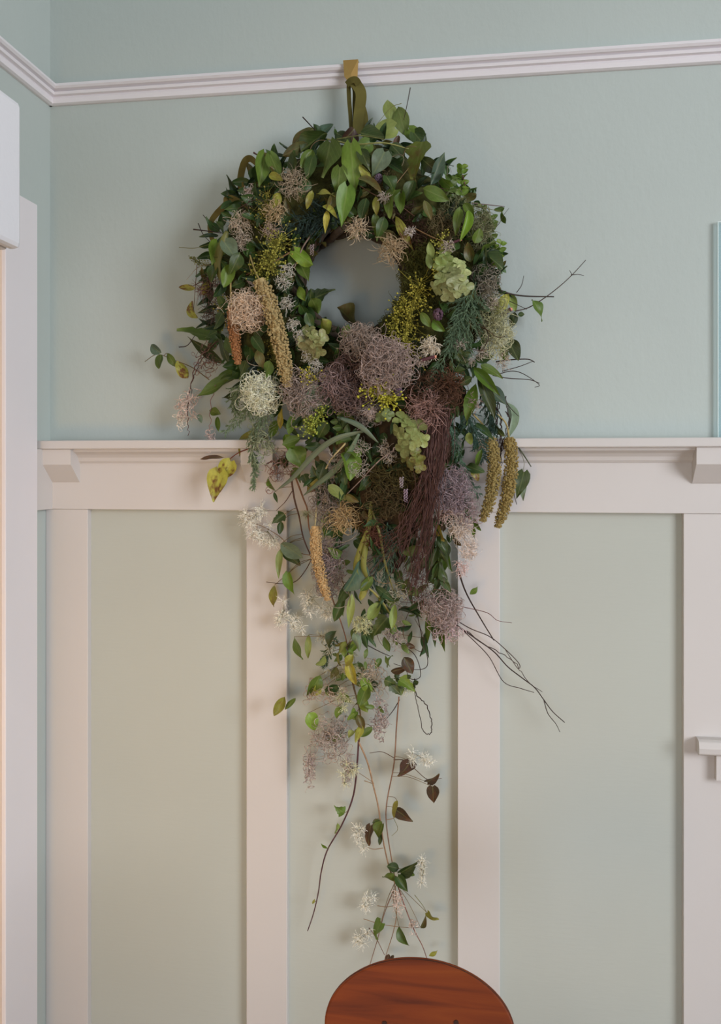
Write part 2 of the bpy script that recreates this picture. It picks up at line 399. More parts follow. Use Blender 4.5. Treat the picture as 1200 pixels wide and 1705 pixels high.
# leaf templates: base at the origin, along +Y, unit length and width, face +Z
def leaf_grid(shape, bend, fold, wave, seed):
    r = np.random.default_rng(seed)
    ny, nxh = 10, 2
    ts = np.linspace(0, 1, ny)
    if shape == 'heart': w = np.interp(ts, [0, .06, .14, .25, .38, .55, .75, .9, 1], [.30, .72, .92, 1, .96, .76, .42, .15, 0.0])
    elif shape == 'oval': w = np.sin(np.pi * np.clip(ts, 0, 1) ** 0.85) ** 0.75
    elif shape == 'lance': w = np.sin(np.pi * ts ** 0.75) ** 1.05
    elif shape == 'ivy': w = np.interp(ts, [0, .1, .22, .33, .44, .55, .66, .78, 1], [.35, .75, 1, .62, .72, .50, .55, .28, 0])
    elif shape == 'round': w = np.sqrt(np.clip(1 - (2 * ts - 1) ** 2, 0, 1)); w[0] = .25
    w = np.maximum(w, 0.02)
    V, UV = [], []
    for i, t in enumerate(ts):
        for j in range(-nxh, nxh + 1):
            s = j / nxh; x = 0.5 * w[i] * s
            y = t
            if shape == 'heart' and i < 3: y = t - 0.10 * (abs(s) ** 1.5) * (1 - i / 3) * 1.2
            z = -bend * t * t + fold * abs(s) * w[i] * 0.5 + wave * math.sin(t * 7 + seed) * s * 0.25 + wave * 0.25 * math.cos(t * 5 + 2 * seed) * abs(s)
            V.append((x, y, z)); UV.append((0.5 + 0.5 * s * w[i], t))
    m = 2 * nxh + 1
    q = [(i * m + j, i * m + j + 1, (i + 1) * m + j + 1, (i + 1) * m + j) for i in range(ny - 1) for j in range(m - 1)]
    return np.array(V), np.array(q), np.array(UV)
LEAF = {}; NV = 6
for sh, nm in (('heart', 'heart_leaf'), ('oval', 'oval_leaf'), ('lance', 'lance_leaf'), ('ivy', 'lobed_leaf'), ('round', 'petal')):
    for k in range(NV):
        V, Q, UV = leaf_grid(sh, (0.12, 0.34, -0.18, 0.5, 0.22, -0.05)[k], (0.35, 0.1, 0.6, 0.2, 0.8, -0.3)[k], (0.2, 0.5, 0.35, 0.3, 0.25, 0.6)[k], k + 1)
        LEAF[sh, k] = (mesh_from(nm, V, Q, np.zeros((0, 3), int), M_leaf, True, UV), V, Q, UV)
LNAME = {'heart': 'heart_leaf', 'oval': 'oval_leaf', 'lance': 'lance_leaf', 'ivy': 'lobed_leaf', 'round': 'petal'}
PAL = {'g': (92, 118, 40), 'G': (112, 142, 44), 'd': (60, 80, 36), 'y': (152, 152, 58), 'b': (84, 108, 86), 'o': (104, 102, 52),
       's': (166, 164, 64), 'l': (134, 150, 74), 'r': (78, 58, 44), 'c': (122, 142, 112), 'Y': (176, 164, 62), 'k': (34, 52, 28), 'p': (104, 120, 44)}
SPOT = {'s': 0.95, 'p': 0.5, 'r': 0.5, 'y': 0.35, 'o': 0.4, 'Y': 0.4}
def frame(direction, roll, pitch=0.0):
    y = np.asarray(direction, float); y = y / np.linalg.norm(y)
    n0 = np.array([0, -1.0, 0]); n0 = n0 - y * n0.dot(y); n0 /= np.linalg.norm(n0)
    s0 = np.cross(y, n0)
    z = math.cos(roll) * n0 + math.sin(roll) * s0
    x = np.cross(y, z)
    return x, y, z
def leaf(root, bx, by, tx, ty, w, shape='heart', c='g', roll=None, d=None, pitch=None, var=None):
    d = depth(bx, by) if d is None else d
    L0 = math.hypot(tx - bx, ty - by) * S
    pitch = rng.uniform(-0.1, 0.35) if pitch is None else pitch
    b = P(bx, by, d); t = P(tx, ty, max(d + pitch * L0 * 0.6, 0.03))
    dv = t - b; L = np.linalg.norm(dv)
    roll = rng.normal(0, 0.5) if roll is None else roll
    x, y, z = frame(dv, roll)
    W = w * S * (DIST - d) / DIST * 1.03 / max(math.cos(roll), 0.6)
    k = int(rng.integers(NV)) if var is None else var
    o = bpy.data.objects.new(LNAME[shape], LEAF[shape, k][0]); COL.objects.link(o)
    M = Matrix((( x[0] * W, y[0] * L, z[0] * 0.8 * (L + W) / 2, b[0]), (x[1] * W, y[1] * L, z[1] * 0.8 * (L + W) / 2, b[1]), (x[2] * W, y[2] * L, z[2] * 0.8 * (L + W) / 2, b[2]), (0, 0, 0, 1)))
    o.parent = root; o.matrix_parent_inverse = Matrix.Translation(-WLOC[root.name]); o.matrix_basis = M
    o.color = col4(PAL[c], SPOT.get(c, 0.06), 0.09)
    return o
def leaf_mass(name, pts, dirs, Ls, Ws, shape, color, parent, roll_sd=0.7):
    """many small leaves too tangled to tell apart, one mesh"""
    g = Geo(); uvs = []
    for p, dv, L, W in zip(pts, dirs, Ls, Ws):
        x, y, z = frame(dv, rng.normal(0, roll_sd)); V, Q, UV = LEAF[shape, int(rng.integers(NV))][1:]
        g.add(p + V[:, :1] * W * x + V[:, 1:2] * L * y + V[:, 2:] * 0.8 * (L + W) / 2 * z, Q); uvs.append(UV)
    v, q, t = g.arrays(); c = v.mean(0)
    return link(name, mesh_from(name, v - c, q, t, M_leaf, True, np.concatenate(uvs)), tuple(c), parent, color=color, kind='stuff')

RCX, RCY, RMAJ, RMIN = 590, 468, 160, 84
def depth(px, py):
    """how far the wreath's front surface stands off the wall at a picture point"""
    r = math.hypot(px - RCX, py - RCY); d = 0.045
    k = (r - RMAJ) / (RMIN + 8)
    if abs(k) < 1: d = max(d, 0.075 + 0.085 * math.sqrt(1 - k * k))
    if py > 600:
        cxm = 650 if py < 900 else 620
        hw = np.interp(py, [600, 760, 900, 1050, 1200, 1600], [240, 170, 120, 80, 60, 40])
        dd = np.interp(py, [600, 760, 900, 1050, 1200, 1600], [0.16, 0.155, 0.12, 0.095, 0.07, 0.05])
        k = (px - cxm) / hw
        if abs(k) < 1: d = max(d, 0.05 + (dd - 0.05) * math.sqrt(1 - k * k))
    return d

# ------------------------------------------------------------------ the wreath
wreath = link('hanging_wreath', None, tuple(P(595, 700, 0.03)), label='large wild foliage wreath with trailing vines and seed heads hung on the panelled wall', cat='wreath')

# moss body: ring plus the tapering tail underneath
g = Geo(); nt, npn = 72, 20
th = np.linspace(0, 2 * math.pi, nt, endpoint=False); ph = np.linspace(0, 2 * math.pi, npn, endpoint=False)
T, Ph = np.meshgrid(th, ph, indexing='ij')
nz = 1 + 0.10 * np.sin(5 * T + 2 * Ph) + 0.09 * np.sin(11 * T - 3 * Ph) + 0.05 * rng.normal(size=T.shape)
rr = RMAJ + 62 * nz * np.cos(Ph)
v = P(RCX + rr * np.cos(T), RCY - rr * np.sin(T), 0.078 + 0.058 * nz * np.sin(Ph))
idx = np.arange(nt * npn).reshape(nt, npn)
q = np.stack([idx, np.roll(idx, -1, 0), np.roll(np.roll(idx, -1, 0), -1, 1), np.roll(idx, -1, 1)], -1).reshape(-1, 4)
g.add(v.reshape(-1, 3), q)
moss_ring = build('moss_ring', g, M_moss, wreath, smooth=True, color=col4((66, 66, 30)), label='dark olive moss bound round the ring')
g = Geo(); ny, na = 22, 18
yy = np.linspace(640, 955, ny); aa = np.linspace(0, 2 * math.pi, na, endpoint=False)
Y, A = np.meshgrid(yy, aa, indexing='ij')
hw = np.interp(Y, [640, 760, 860, 955], [120, 100, 62, 8]); dp = np.interp(Y, [640, 760, 860, 955], [0.05, 0.05, 0.035, 0.006])
nz = 1 + 0.12 * np.sin(Y / 13 + 3 * A) + 0.07 * rng.normal(size=Y.shape)
v = P(650 + hw * nz * np.cos(A), Y, 0.075 + dp * nz * np.sin(A))
idx = np.arange(ny * na).reshape(ny, na)
q = np.stack([idx[:-1], idx[1:], np.roll(idx, -1, 1)[1:], np.roll(idx, -1, 1)[:-1]], -1).reshape(-1, 4)
g.add(v.reshape(-1, 3), q)
build('moss_tail', g, M_moss, wreath, smooth=True, color=col4((66, 52, 34)), label='red-brown moss body of the tail')

# woven vine ring, seen bare at the upper left of the hole
g = Geo()
for k in range(9):
    t = np.linspace(0, 2 * math.pi, 90); ph = k * 0.7 + t * (3 + k % 2)
    r = 96 + 13 * np.cos(ph) + rng.normal(0, 1.0, 90)
    v, q = tubes(P(RCX + r * np.cos(t), RCY + 4 - r * np.sin(t), 0.065 + 0.045 * np.sin(ph)), rng.uniform(3.5, 6) * S, 6, 1.0); g.add(v, q)
build('vine_ring', g, M_stem, wreath, smooth=True, color=col4((74, 62, 50)))

# short moss fibres all over the body
def moss_fuzz(cond, n, color, name, lo=6, hi=13):
    a = rng.uniform(0, 2 * math.pi, n * 3); p = rng.uniform(-0.3, math.pi + 0.3, n * 3)
    r = RMAJ + 64 * np.cos(p); px = RCX + r * np.cos(a); py = RCY - r * np.sin(a); d = 0.078 + 0.06 * np.sin(p)
    k = cond(px, py); px, py, d = px[k][:n], py[k][:n], d[k][:n]
    st = P(px, py, d); h = unit(len(px)); h[:, 1] = -abs(h[:, 1])
    w = walk(st, h, 5, rng.uniform(lo, hi, len(px)) * S / 4, 0.5)
    v, q = tubes(w, 0.0006)
    return build(name, Geo().add(v, q), M_fibre, wreath, color=color, kind='stuff')
moss_fuzz(lambda x, y: (x > 590) & (y > 380) & (y < 620), 5000, col4((88, 86, 40)), 'moss_fuzz')
moss_fuzz(lambda x, y: x < 640, 3500, col4((70, 70, 38)), 'moss_fuzz')
moss_fuzz(lambda x, y: y > 520, 2500, col4((84, 66, 42)), 'moss_fuzz')

# tangled small leaves that fill the body
def ring_pts(n, cond=None, r0=0.95):
    out = []
    while len(out) < n:
        a = rng.uniform(0, 2 * math.pi); p = rng.uniform(-0.2, math.pi * 0.92)
        r = RMAJ + RMIN * r0 * math.cos(p); x, y = RCX + r * math.cos(a), RCY - r * math.sin(a)
        if cond is None or cond(x, y): out.append((x, y, 0.078 + 0.062 * math.sin(p), a))
    return out
def tail_pts(n, y0=660, y1=1000):
    out = []
    while len(out) < n:
        y = rng.uniform(y0, y1); hw = np.interp(y, [640, 760, 860, 950, 1050, 1180], [170, 150, 105, 90, 75, 40])
        x = np.interp(y, [640, 760, 900, 1050, 1180], [640, 645, 655, 640, 600]) + rng.uniform(-1, 1) * hw
        out.append((x, y, depth(x, y) - rng.uniform(0.0, 0.04), -math.pi / 2))
    return out
def fill(pts, shape, color, lo, hi, ar, outward=0.5):
    pp, dd, LL, WW = [], [], [], []
    for x, y, d, a in pts:
        ang = a + rng.normal(0, 1.1) if rng.random() < 0.7 else rng.uniform(0, 2 * math.pi)
        pp.append(P(x, y, d)); L = rng.uniform(lo, hi) * S
        dd.append((math.cos(ang), -rng.uniform(0.0, 0.9), math.sin(ang) - 0.25)); LL.append(L); WW.append(L * ar * rng.uniform(0.8, 1.2))
    leaf_mass('foliage_fill', pp, dd, LL, WW, shape, color, wreath)
top = lambda x, y: y < 480
dens = lambda x, y: not (x > 590 and 400 < y < 600 and math.hypot(x - RCX, y - RCY) < 130)
fill(ring_pts(150, dens), 'oval', col4((48, 74, 34)), 18, 36, 0.5)
fill(ring_pts(110, dens), 'lance', col4((40, 62, 36)), 24, 46, 0.28)
fill(ring_pts(100, dens), 'heart', col4((66, 96, 40)), 16, 30, 0.7)
fill(ring_pts(60, top), 'oval', col4((96, 98, 46), 0.4), 16, 32, 0.45)
fill(ring_pts(70, lambda x, y: x < 470), 'oval', col4((58, 86, 38)), 18, 34, 0.5)
fill(ring_pts(60, lambda x, y: x > 720), 'oval', col4((70, 104, 52)), 14, 26, 0.5)
fill(tail_pts(120, 660, 900), 'oval', col4((60, 84, 40)), 18, 34, 0.5)
fill(tail_pts(80, 680, 1060), 'lance', col4((56, 84, 44)), 26, 50, 0.25)
fill(tail_pts(60, 900, 1180), 'oval', col4((104, 132, 62), 0.2), 14, 28, 0.5)
fill(tail_pts(40, 700, 900), 'oval', col4((90, 80, 44), 0.5), 16, 30, 0.5)

# ---- stems and vines
STEM = {}
def stem(pts, r=1.3, c=(86, 62, 46), d=0.05, name='twig', m=7, wob=0.0, taper=0.6, sides=5):
    v, q = tubes(px_path(pts, d, m, wob), r * S, sides, taper)
    o = build(name, Geo().add(v, q), M_stem, wreath, smooth=True, color=col4(c))
    STEM[o.name] = smooth_path(np.array([(p[0], p[1], p[2] if len(p) > 2 else d) for p in pts], float), 12)
    return o
def petiole(vine, x, y, d):
    s = STEM[vine.name]; k = int(np.argmin(np.hypot(s[:, 0] - x, s[:, 1] - y + 6))); dist = math.hypot(s[k, 0] - x, s[k, 1] - y)
    if 3 < dist < 90:
        mid = ((s[k, 0] + x) / 2 + rng.normal(0, .08) * dist, (s[k, 1] + y) / 2 - 0.10 * dist, (s[k, 2] + d) / 2)
        v, q = tubes(px_path([tuple(s[k]), mid, (x, y, d)], m=6), 0.6 * S, 4, 0.8)
        build('petiole', Geo().add(v, q), M_stem, vine, smooth=True, color=col4((124, 104, 70)))
BR = (92, 66, 50); DK = (58, 42, 36); GR = (120, 118, 66); TAN = (150, 120, 86)
v_top = stem([(545, 232, .15), (590, 240, .17), (640, 238, .17), (680, 248, .15)], 1.5, (140, 140, 80), name='vine_stem')
stem([(560, 232, .14), (600, 226, .15), (640, 232, .15)], 1.0, GR)
v_left = stem([(348, 632, .08), (320, 612, .06), (290, 600, .05), (262, 590, .05), (241, 602, .05)], 0.9, (110, 90, 56), name='vine_stem')
v_drop = stem([(445, 725, .10), (425, 742, .08), (395, 755, .07), (375, 772, .065), (366, 788, .06)], 1.2, (120, 66, 48), name='vine_stem')
v_tail = stem([(484, 790, .09), (490, 830, .08), (498, 860, .075), (505, 895, .07), (519, 930, .065)], 1.8, (92, 66, 54), name='vine_stem')
stem([(492, 795, .09), (505, 830, .08), (512, 850, .08), (516, 885, .075), (540, 960, .08), (575, 1060, .07), (580, 1115, .06)], 1.6, (134, 96, 72), name='vine_stem')
stem([(519, 930, .065), (508, 950, .06), (492, 968, .055), (470, 972, .05), (443, 969, .05)], 0.9, BR)
stem([(486, 818, .08), (475, 835, .07), (460, 850, .06)], 0.8, BR)
stem([(519, 925, .065), (500, 921, .06), (480, 908, .055), (465, 893, .05), (440, 878, .05), (424, 872, .045)], 0.9, TAN)
v_mid = stem([(575, 1080, .07), (588, 1140, .06), (600, 1190, .055), (598, 1235, .05)], 2.0, (112, 92, 66), name='vine_stem')
v_dark = stem([(598, 1200, .06), (597, 1235, .05), (592, 1300, .045), (585, 1335, .04), (568, 1375, .04), (545, 1415, .04), (535, 1450, .04), (530, 1485, .035), (522, 1520, .035), (512, 1550, .035)], 1.7, (86, 54, 56), name='vine_stem', taper=0.5)
v_low = stem([(597, 1235, .05), (612, 1270, .05), (622, 1310, .045), (630, 1345, .045), (638, 1400, .04), (648, 1445, .04), (657, 1470, .04)], 1.5, (160, 128, 98), name='vine_stem', taper=0.8)
v_thin = stem([(664, 1160, .055), (660, 1210, .05), (656, 1270, .045), (644, 1335, .045), (643, 1370, .04), (650, 1420, .04), (660, 1475, .04)], 1.2, (138, 104, 82), name='vine_stem', taper=0.8)
stem([(656, 1480, .04), (640, 1520, .04), (628, 1565, .035), (612, 1618, .035)], 0.9, (130, 98, 78))
stem([(658, 1475, .04), (660, 1520, .04), (655, 1550, .035), (640, 1598, .035)], 0.9, (150, 116, 84))
stem([(662, 1475, .04), (676, 1515, .04), (690, 1550, .035), (703, 1575, .035), (712, 1600, .03)], 1.1, (140, 96, 84))
stem([(614, 1545, .035), (625, 1560, .035), (640, 1590, .035)], 0.8, (120, 84, 66))
stem([(628, 1508, .035), (645, 1510, .035), (665, 1505, .035)], 0.7, TAN)
stem([(605, 1530, .035), (640, 1540, .035), (690, 1545, .035), (705, 1540, .035)], 0.6, TAN)
stem([(690, 1490, .04), (705, 1510, .035), (715, 1530, .035)], 0.6, GR)
stem([(655, 1265, .045), (672, 1266, .045), (690, 1280, .045), (712, 1298, .045), (735, 1296, .045)], 0.8, BR)
stem([(656, 1262, .045), (636, 1252, .045), (615, 1254, .045)], 0.7, BR)
stem([(720, 1298, .045), (721, 1312, .045)], 0.6, BR)
stem([(606, 1300, .045), (622, 1304, .045), (590, 1282, .045)], 0.7, TAN)
stem([(638, 1412, .04), (622, 1414, .04), (610, 1410, .04)], 0.7, TAN)
stem([(644, 1365, .045), (655, 1362, .045), (662, 1352, .045)], 0.7, TAN)
stem([(655, 1362, .045), (662, 1380, .04), (652, 1392, .04)], 0.5, GR)
# right-hand twigs
stem([(822, 478, .10), (845, 488, .08), (875, 493, .06), (922, 494, .055)], 1.7, (66, 56, 50))
stem([(858, 518, .06), (880, 512, .05), (905, 497, .05), (930, 478, .05), (952, 458, .05), (975, 433, .05)], 1.0, (84, 72, 66))
stem([(860, 487, .06), (868, 475, .055), (872, 459, .05)], 0.7, DK)
stem([(845, 500, .07), (862, 508, .06), (877, 515, .055)], 0.7, DK)
stem([(950, 458, .05), (962, 457, .05), (972, 459, .05)], 0.6, DK); stem([(952, 458, .05), (948, 450, .05)], 0.6, DK)
stem([(826, 602, .09), (850, 599, .07), (878, 598, .06), (890, 603, .055)], 1.2, DK)
stem([(836, 618, .08), (865, 610, .06), (888, 601, .055)], 0.8, DK)
stem([(826, 624, .09), (850, 618, .07), (870, 622, .06), (897, 640, .055), (890, 645, .05)], 0.8, DK)
stem([(820, 625, .09), (848, 630, .07), (880, 632, .06), (898, 638, .055)], 0.9, DK)
stem([(843, 670, .07), (850, 680, .065), (863, 693, .06)], 0.8, DK)
stem([(855, 735, .07), (870, 755, .06), (884, 777, .05)], 1.4, (88, 92, 68))
stem([(862, 745, .06), (872, 768, .055), (870, 790, .05)], 0.5, GR)
for k in range(7):
    x = rng.uniform(820, 845)
    stem([(x, 655 + 5 * k, .10), (x + rng.uniform(-4, 12), 700, .09), (x + rng.uniform(-6, 12), 740, .08), (x + rng.uniform(-14, 6), 775, .07)], 0.9, DK, wob=1.2)
stem([(850, 780, .07), (854, 815, .06), (860, 840, .055)], 0.8, DK)
stem([(760, 940, .09), (775, 985, .07), (800, 1030, .06), (822, 1066, .05)], 1.5, DK)
stem([(768, 1010, .07), (810, 1020, .055), (828, 1033, .05), (852, 1037, .045)], 0.7, (110, 70, 66))
stem([(740, 1020, .08), (780, 1045, .06), (815, 1060, .05), (842, 1082, .045), (864, 1105, .045), (862, 1113, .045), (850, 1096, .045), (840, 1080, .045)], 0.9, (78, 60, 54))
stem([(745, 1030, .08), (790, 1062, .06), (822, 1085, .05), (845, 1110, .045), (868, 1128, .045), (890, 1145, .045), (905, 1165, .045), (920, 1185, .045), (940, 1203, .045)], 1.2, (66, 52, 46))
stem([(905, 1165, .045), (912, 1188, .045), (925, 1205, .045), (932, 1219, .045)], 0.8, (66, 52, 46))
stem([(760, 1040, .07), (790, 1068, .06), (815, 1095, .05), (838, 1135, .045), (866, 1146, .045), (889, 1153, .045)], 0.9, (74, 56, 52))
stem([(775, 1050, .065), (815, 1078, .05), (850, 1098, .045), (880, 1135, .045), (900, 1150, .045)], 0.8, (74, 56, 52), wob=1.0)
# curly wires under the tail
stem([(650, 960, .08), (640, 1000, .075), (655, 1060, .07), (690, 1090, .06), (700, 1125, .055), (683, 1130, .05), (672, 1105, .05)], 0.9, DK)
stem([(690, 1000, .08), (700, 1050, .07), (712, 1105, .055), (690, 1115, .05), (655, 1105, .05)], 0.8, DK)
stem([(690, 1130, .05), (692, 1155, .05), (710, 1175, .05), (718, 1200, .05), (716, 1221, .045), (704, 1215, .045), (696, 1180, .045), (690, 1150, .045)], 1.0, DK, wob=0.8)
stem([(705, 990, .08), (680, 1020, .075), (672, 1060, .065), (700, 1085, .055), (705, 1060, .055), (690, 1030, .06)], 0.7, BR)
stem([(620, 1020, .08), (650, 1050, .07), (690, 1060, .06), (708, 1062, .05)], 0.6, BR)
stem([(603, 1070, .07), (632, 1085, .06), (650, 1093, .055)], 0.9, DK)
stem([(665, 1165, .05), (655, 1182, .05), (643, 1197, .05)], 0.9, DK)
# upper-left and top twigs
stem([(504, 195, .09), (520, 212, .11), (530, 222, .12)], 1.1, DK)
stem([(683, 146, .08), (678, 172, .09), (672, 200, .10)], 0.8, DK)
stem([(668, 172, .09), (650, 180, .10), (625, 210, .12)], 0.6, GR)
stem([(422, 254, .10), (432, 260, .10)], 1.6, (84, 56, 50))
stem([(322, 382, .08), (340, 384, .09), (368, 388, .11)], 1.2, DK); stem([(330, 372, .08), (338, 390, .09), (352, 405, .10)], 0.8, DK)
stem([(298, 412, .06), (325, 413, .08), (348, 407, .10)], 0.6, GR); stem([(338, 358, .07), (352, 374, .09), (372, 390, .1)], 0.6, DK)
stem([(328, 440, .06), (325, 480, .06), (322, 520, .06)], 0.7, (112, 82, 60))
stem([(423, 410, .13), (415, 440, .15), (425, 470, .15)], 1.0, (170, 150, 90))
stem([(483, 420, .15), (455, 436, .155), (415, 455, .14), (400, 462, .12)], 1.5, (122, 88, 66))
stem([(524, 383, .13), (505, 410, .14), (490, 445, .15)], 1.7, (132, 112, 98))
stem([(412, 467, .14), (425, 478, .15)], 2.2, (170, 150, 142))
stem([(298, 578, .06), (312, 575, .07), (325, 558, .08)], 0.9, DK)
stem([(352, 572, .08), (330, 600, .07), (318, 640, .06), (312, 690, .055), (316, 725, .05)], 1.0, (96, 62, 58), wob=1.5)
stem([(368, 562, .09), (340, 590, .075), (325, 620, .065), (318, 655, .06)], 1.0, (80, 56, 50), wob=1.5)
stem([(358, 640, .07), (350, 680, .06), (348, 720, .05), (351, 752, .045)], 0.8, (150, 120, 116), wob=1.5)
stem([(770, 292, .1), (778, 330, .11), (780, 400, .12)], 1.2, (120, 84, 78))
stem([(785, 338, .11), (812, 341, .09), (840, 344, .08)], 0.9, (110, 84, 78)); stem([(784, 343, .11), (815, 348, .09), (836, 353, .08)], 0.6, GR)
stem([(640, 330, .17), (660, 305, .16), (680, 280, .15)], 0.8, TAN); stem([(600, 310, .16), (625, 325, .17), (655, 335, .17), (690, 360, .16)], 0.9, BR)
stem([(690, 380, .16), (720, 395, .165), (755, 408, .15)], 1.1, (126, 96, 62))
stem([(655, 750, .17), (630, 768, .17), (600, 800, .15), (575, 825, .13)], 1.3, (150, 128, 116)); stem([(690, 720, .18), (660, 745, .175), (640, 765, .17)], 1.6, (170, 152, 146), wob=1.2)
stem([(628, 690, .17), (600, 712, .165), (560, 735, .15)], 1.0, (150, 132, 120))

# ---- straps: ribbon and grass blades
def strap(name, pts, w, c, mat=M_leaf, d=0.12, taper=True, twist=0.5, label=None, th=0.0008):
    ctr = px_path(pts, d, 8); k = len(ctr)
    t = np.gradient(ctr, axis=0); t /= np.linalg.norm(t, axis=1, keepdims=True)
    nrm = np.array([0, -1.0, 0]); s = np.cross(t, nrm); s /= np.linalg.norm(s, axis=1, keepdims=True) + 1e-9
    tw = np.linspace(-twist, twist, k)[:, None]
    s = s * np.cos(tw) + np.cross(t, s) * np.sin(tw)
    n2 = np.cross(s, t)
    ww = np.full(k, w * S / 2.0)
    if taper: ww *= np.clip(np.sin(np.linspace(0.25, math.pi, k)) ** 0.6, 0.05, 1)
    cup = 0.18 if mat is M_leaf else 0.0
    v = np.concatenate([ctr - s * ww[:, None] + n2 * ww[:, None] * cup, ctr, ctr + s * ww[:, None] + n2 * ww[:, None] * cup])
    q = [(a * k + i, (a + 1) * k + i, (a + 1) * k + i + 1, a * k + i + 1) for a in range(2) for i in range(k - 1)]
    uv = np.stack([np.repeat([0, .5, 1], k), np.tile(np.linspace(0, 1, k), 3)], 1)
    cc = v.mean(0)
    o = link(name, mesh_from(name, v - cc, np.array(q), np.zeros((0, 3), int), mat, mat is M_leaf, uv), tuple(cc), wreath, color=col4(c, 0.1), label=label)
    m = o.modifiers.new('thickness', 'SOLIDIFY'); m.thickness = th
    return o
RIB = (112, 104, 50)
strap('ribbon', [(586, 134, .046), (597, 146, .050), (601, 160, .052), (598, 185, .06), (596, 205, .08), (596, 224, .1)], 18, RIB, M_ribbon, taper=False, twist=0.25, label='olive velvet hanging ribbon, front fall')
strap('ribbon', [(590, 134, .044), (581, 140, .044), (581, 165, .044), (583, 190, .055), (585, 222, .08)], 7, (90, 82, 36), M_ribbon, taper=False, twist=0.2)
strap('ribbon', [(584, 135, .042), (590, 150, .04), (590, 180, .045), (592, 222, .07)], 7, (80, 74, 32), M_ribbon, taper=False, twist=0.2)
strap('ribbon', [(598, 165, .05), (606, 190, .06), (608, 222, .09)], 11, RIB, M_ribbon, taper=False, twist=0.3)
strap('ribbon_knot', [(577, 141, .05), (584, 134, .054), (592, 133, .054), (597, 140, .052)], 11, (96, 88, 38), M_ribbon, taper=False, twist=0.1)
strap('ribbon', [(430, 275, .12), (416, 264, .1), (406, 272, .095), (400, 300, .095), (404, 316, .1), (418, 322, .11), (430, 316, .12)], 11, (110, 98, 46), M_ribbon, taper=False, twist=0.9)
strap('ribbon', [(412, 345, .12), (396, 335, .1), (379, 330, .095), (376, 340, .095), (360, 356, .09), (350, 372, .085), (351, 392, .085), (358, 408, .09)], 11, (112, 98, 46), M_ribbon, taper=False, twist=0.9)
strap('grass_blade', [(378, 385, .14), (368, 412, .145), (362, 440, .14), (368, 472, .13)], 13, (128, 128, 66))
strap('grass_blade', [(618, 835, .14), (613, 880, .135), (598, 920, .13), (592, 950, .125), (608, 978, .12)], 9, (140, 140, 56))
strap('grass_blade', [(613, 890, .135), (605, 940, .13), (614, 968, .125)], 9, (136, 138, 60))
strap('grass_blade', [(605, 718, .18), (560, 730, .175), (525, 755, .15), (488, 795, .12), (462, 815, .10)], 9, (122, 136, 110))
strap('grass_blade', [(598, 722, .18), (580, 755, .17), (555, 785, .15), (528, 806, .13), (505, 825, .11)], 9, (116, 136, 106))
strap('grass_blade', [(565, 695, .18), (600, 710, .19), (630, 738, .18)], 8, (112, 130, 108))
strap('grass_blade', [(618, 845, .14), (632, 890, .13), (640, 935, .12), (655, 985, .11)], 4, (128, 126, 60))
strap('grass_blade', [(610, 975, .12), (630, 995, .11), (650, 1025, .1), (660, 1050, .09)], 4, (150, 140, 62))

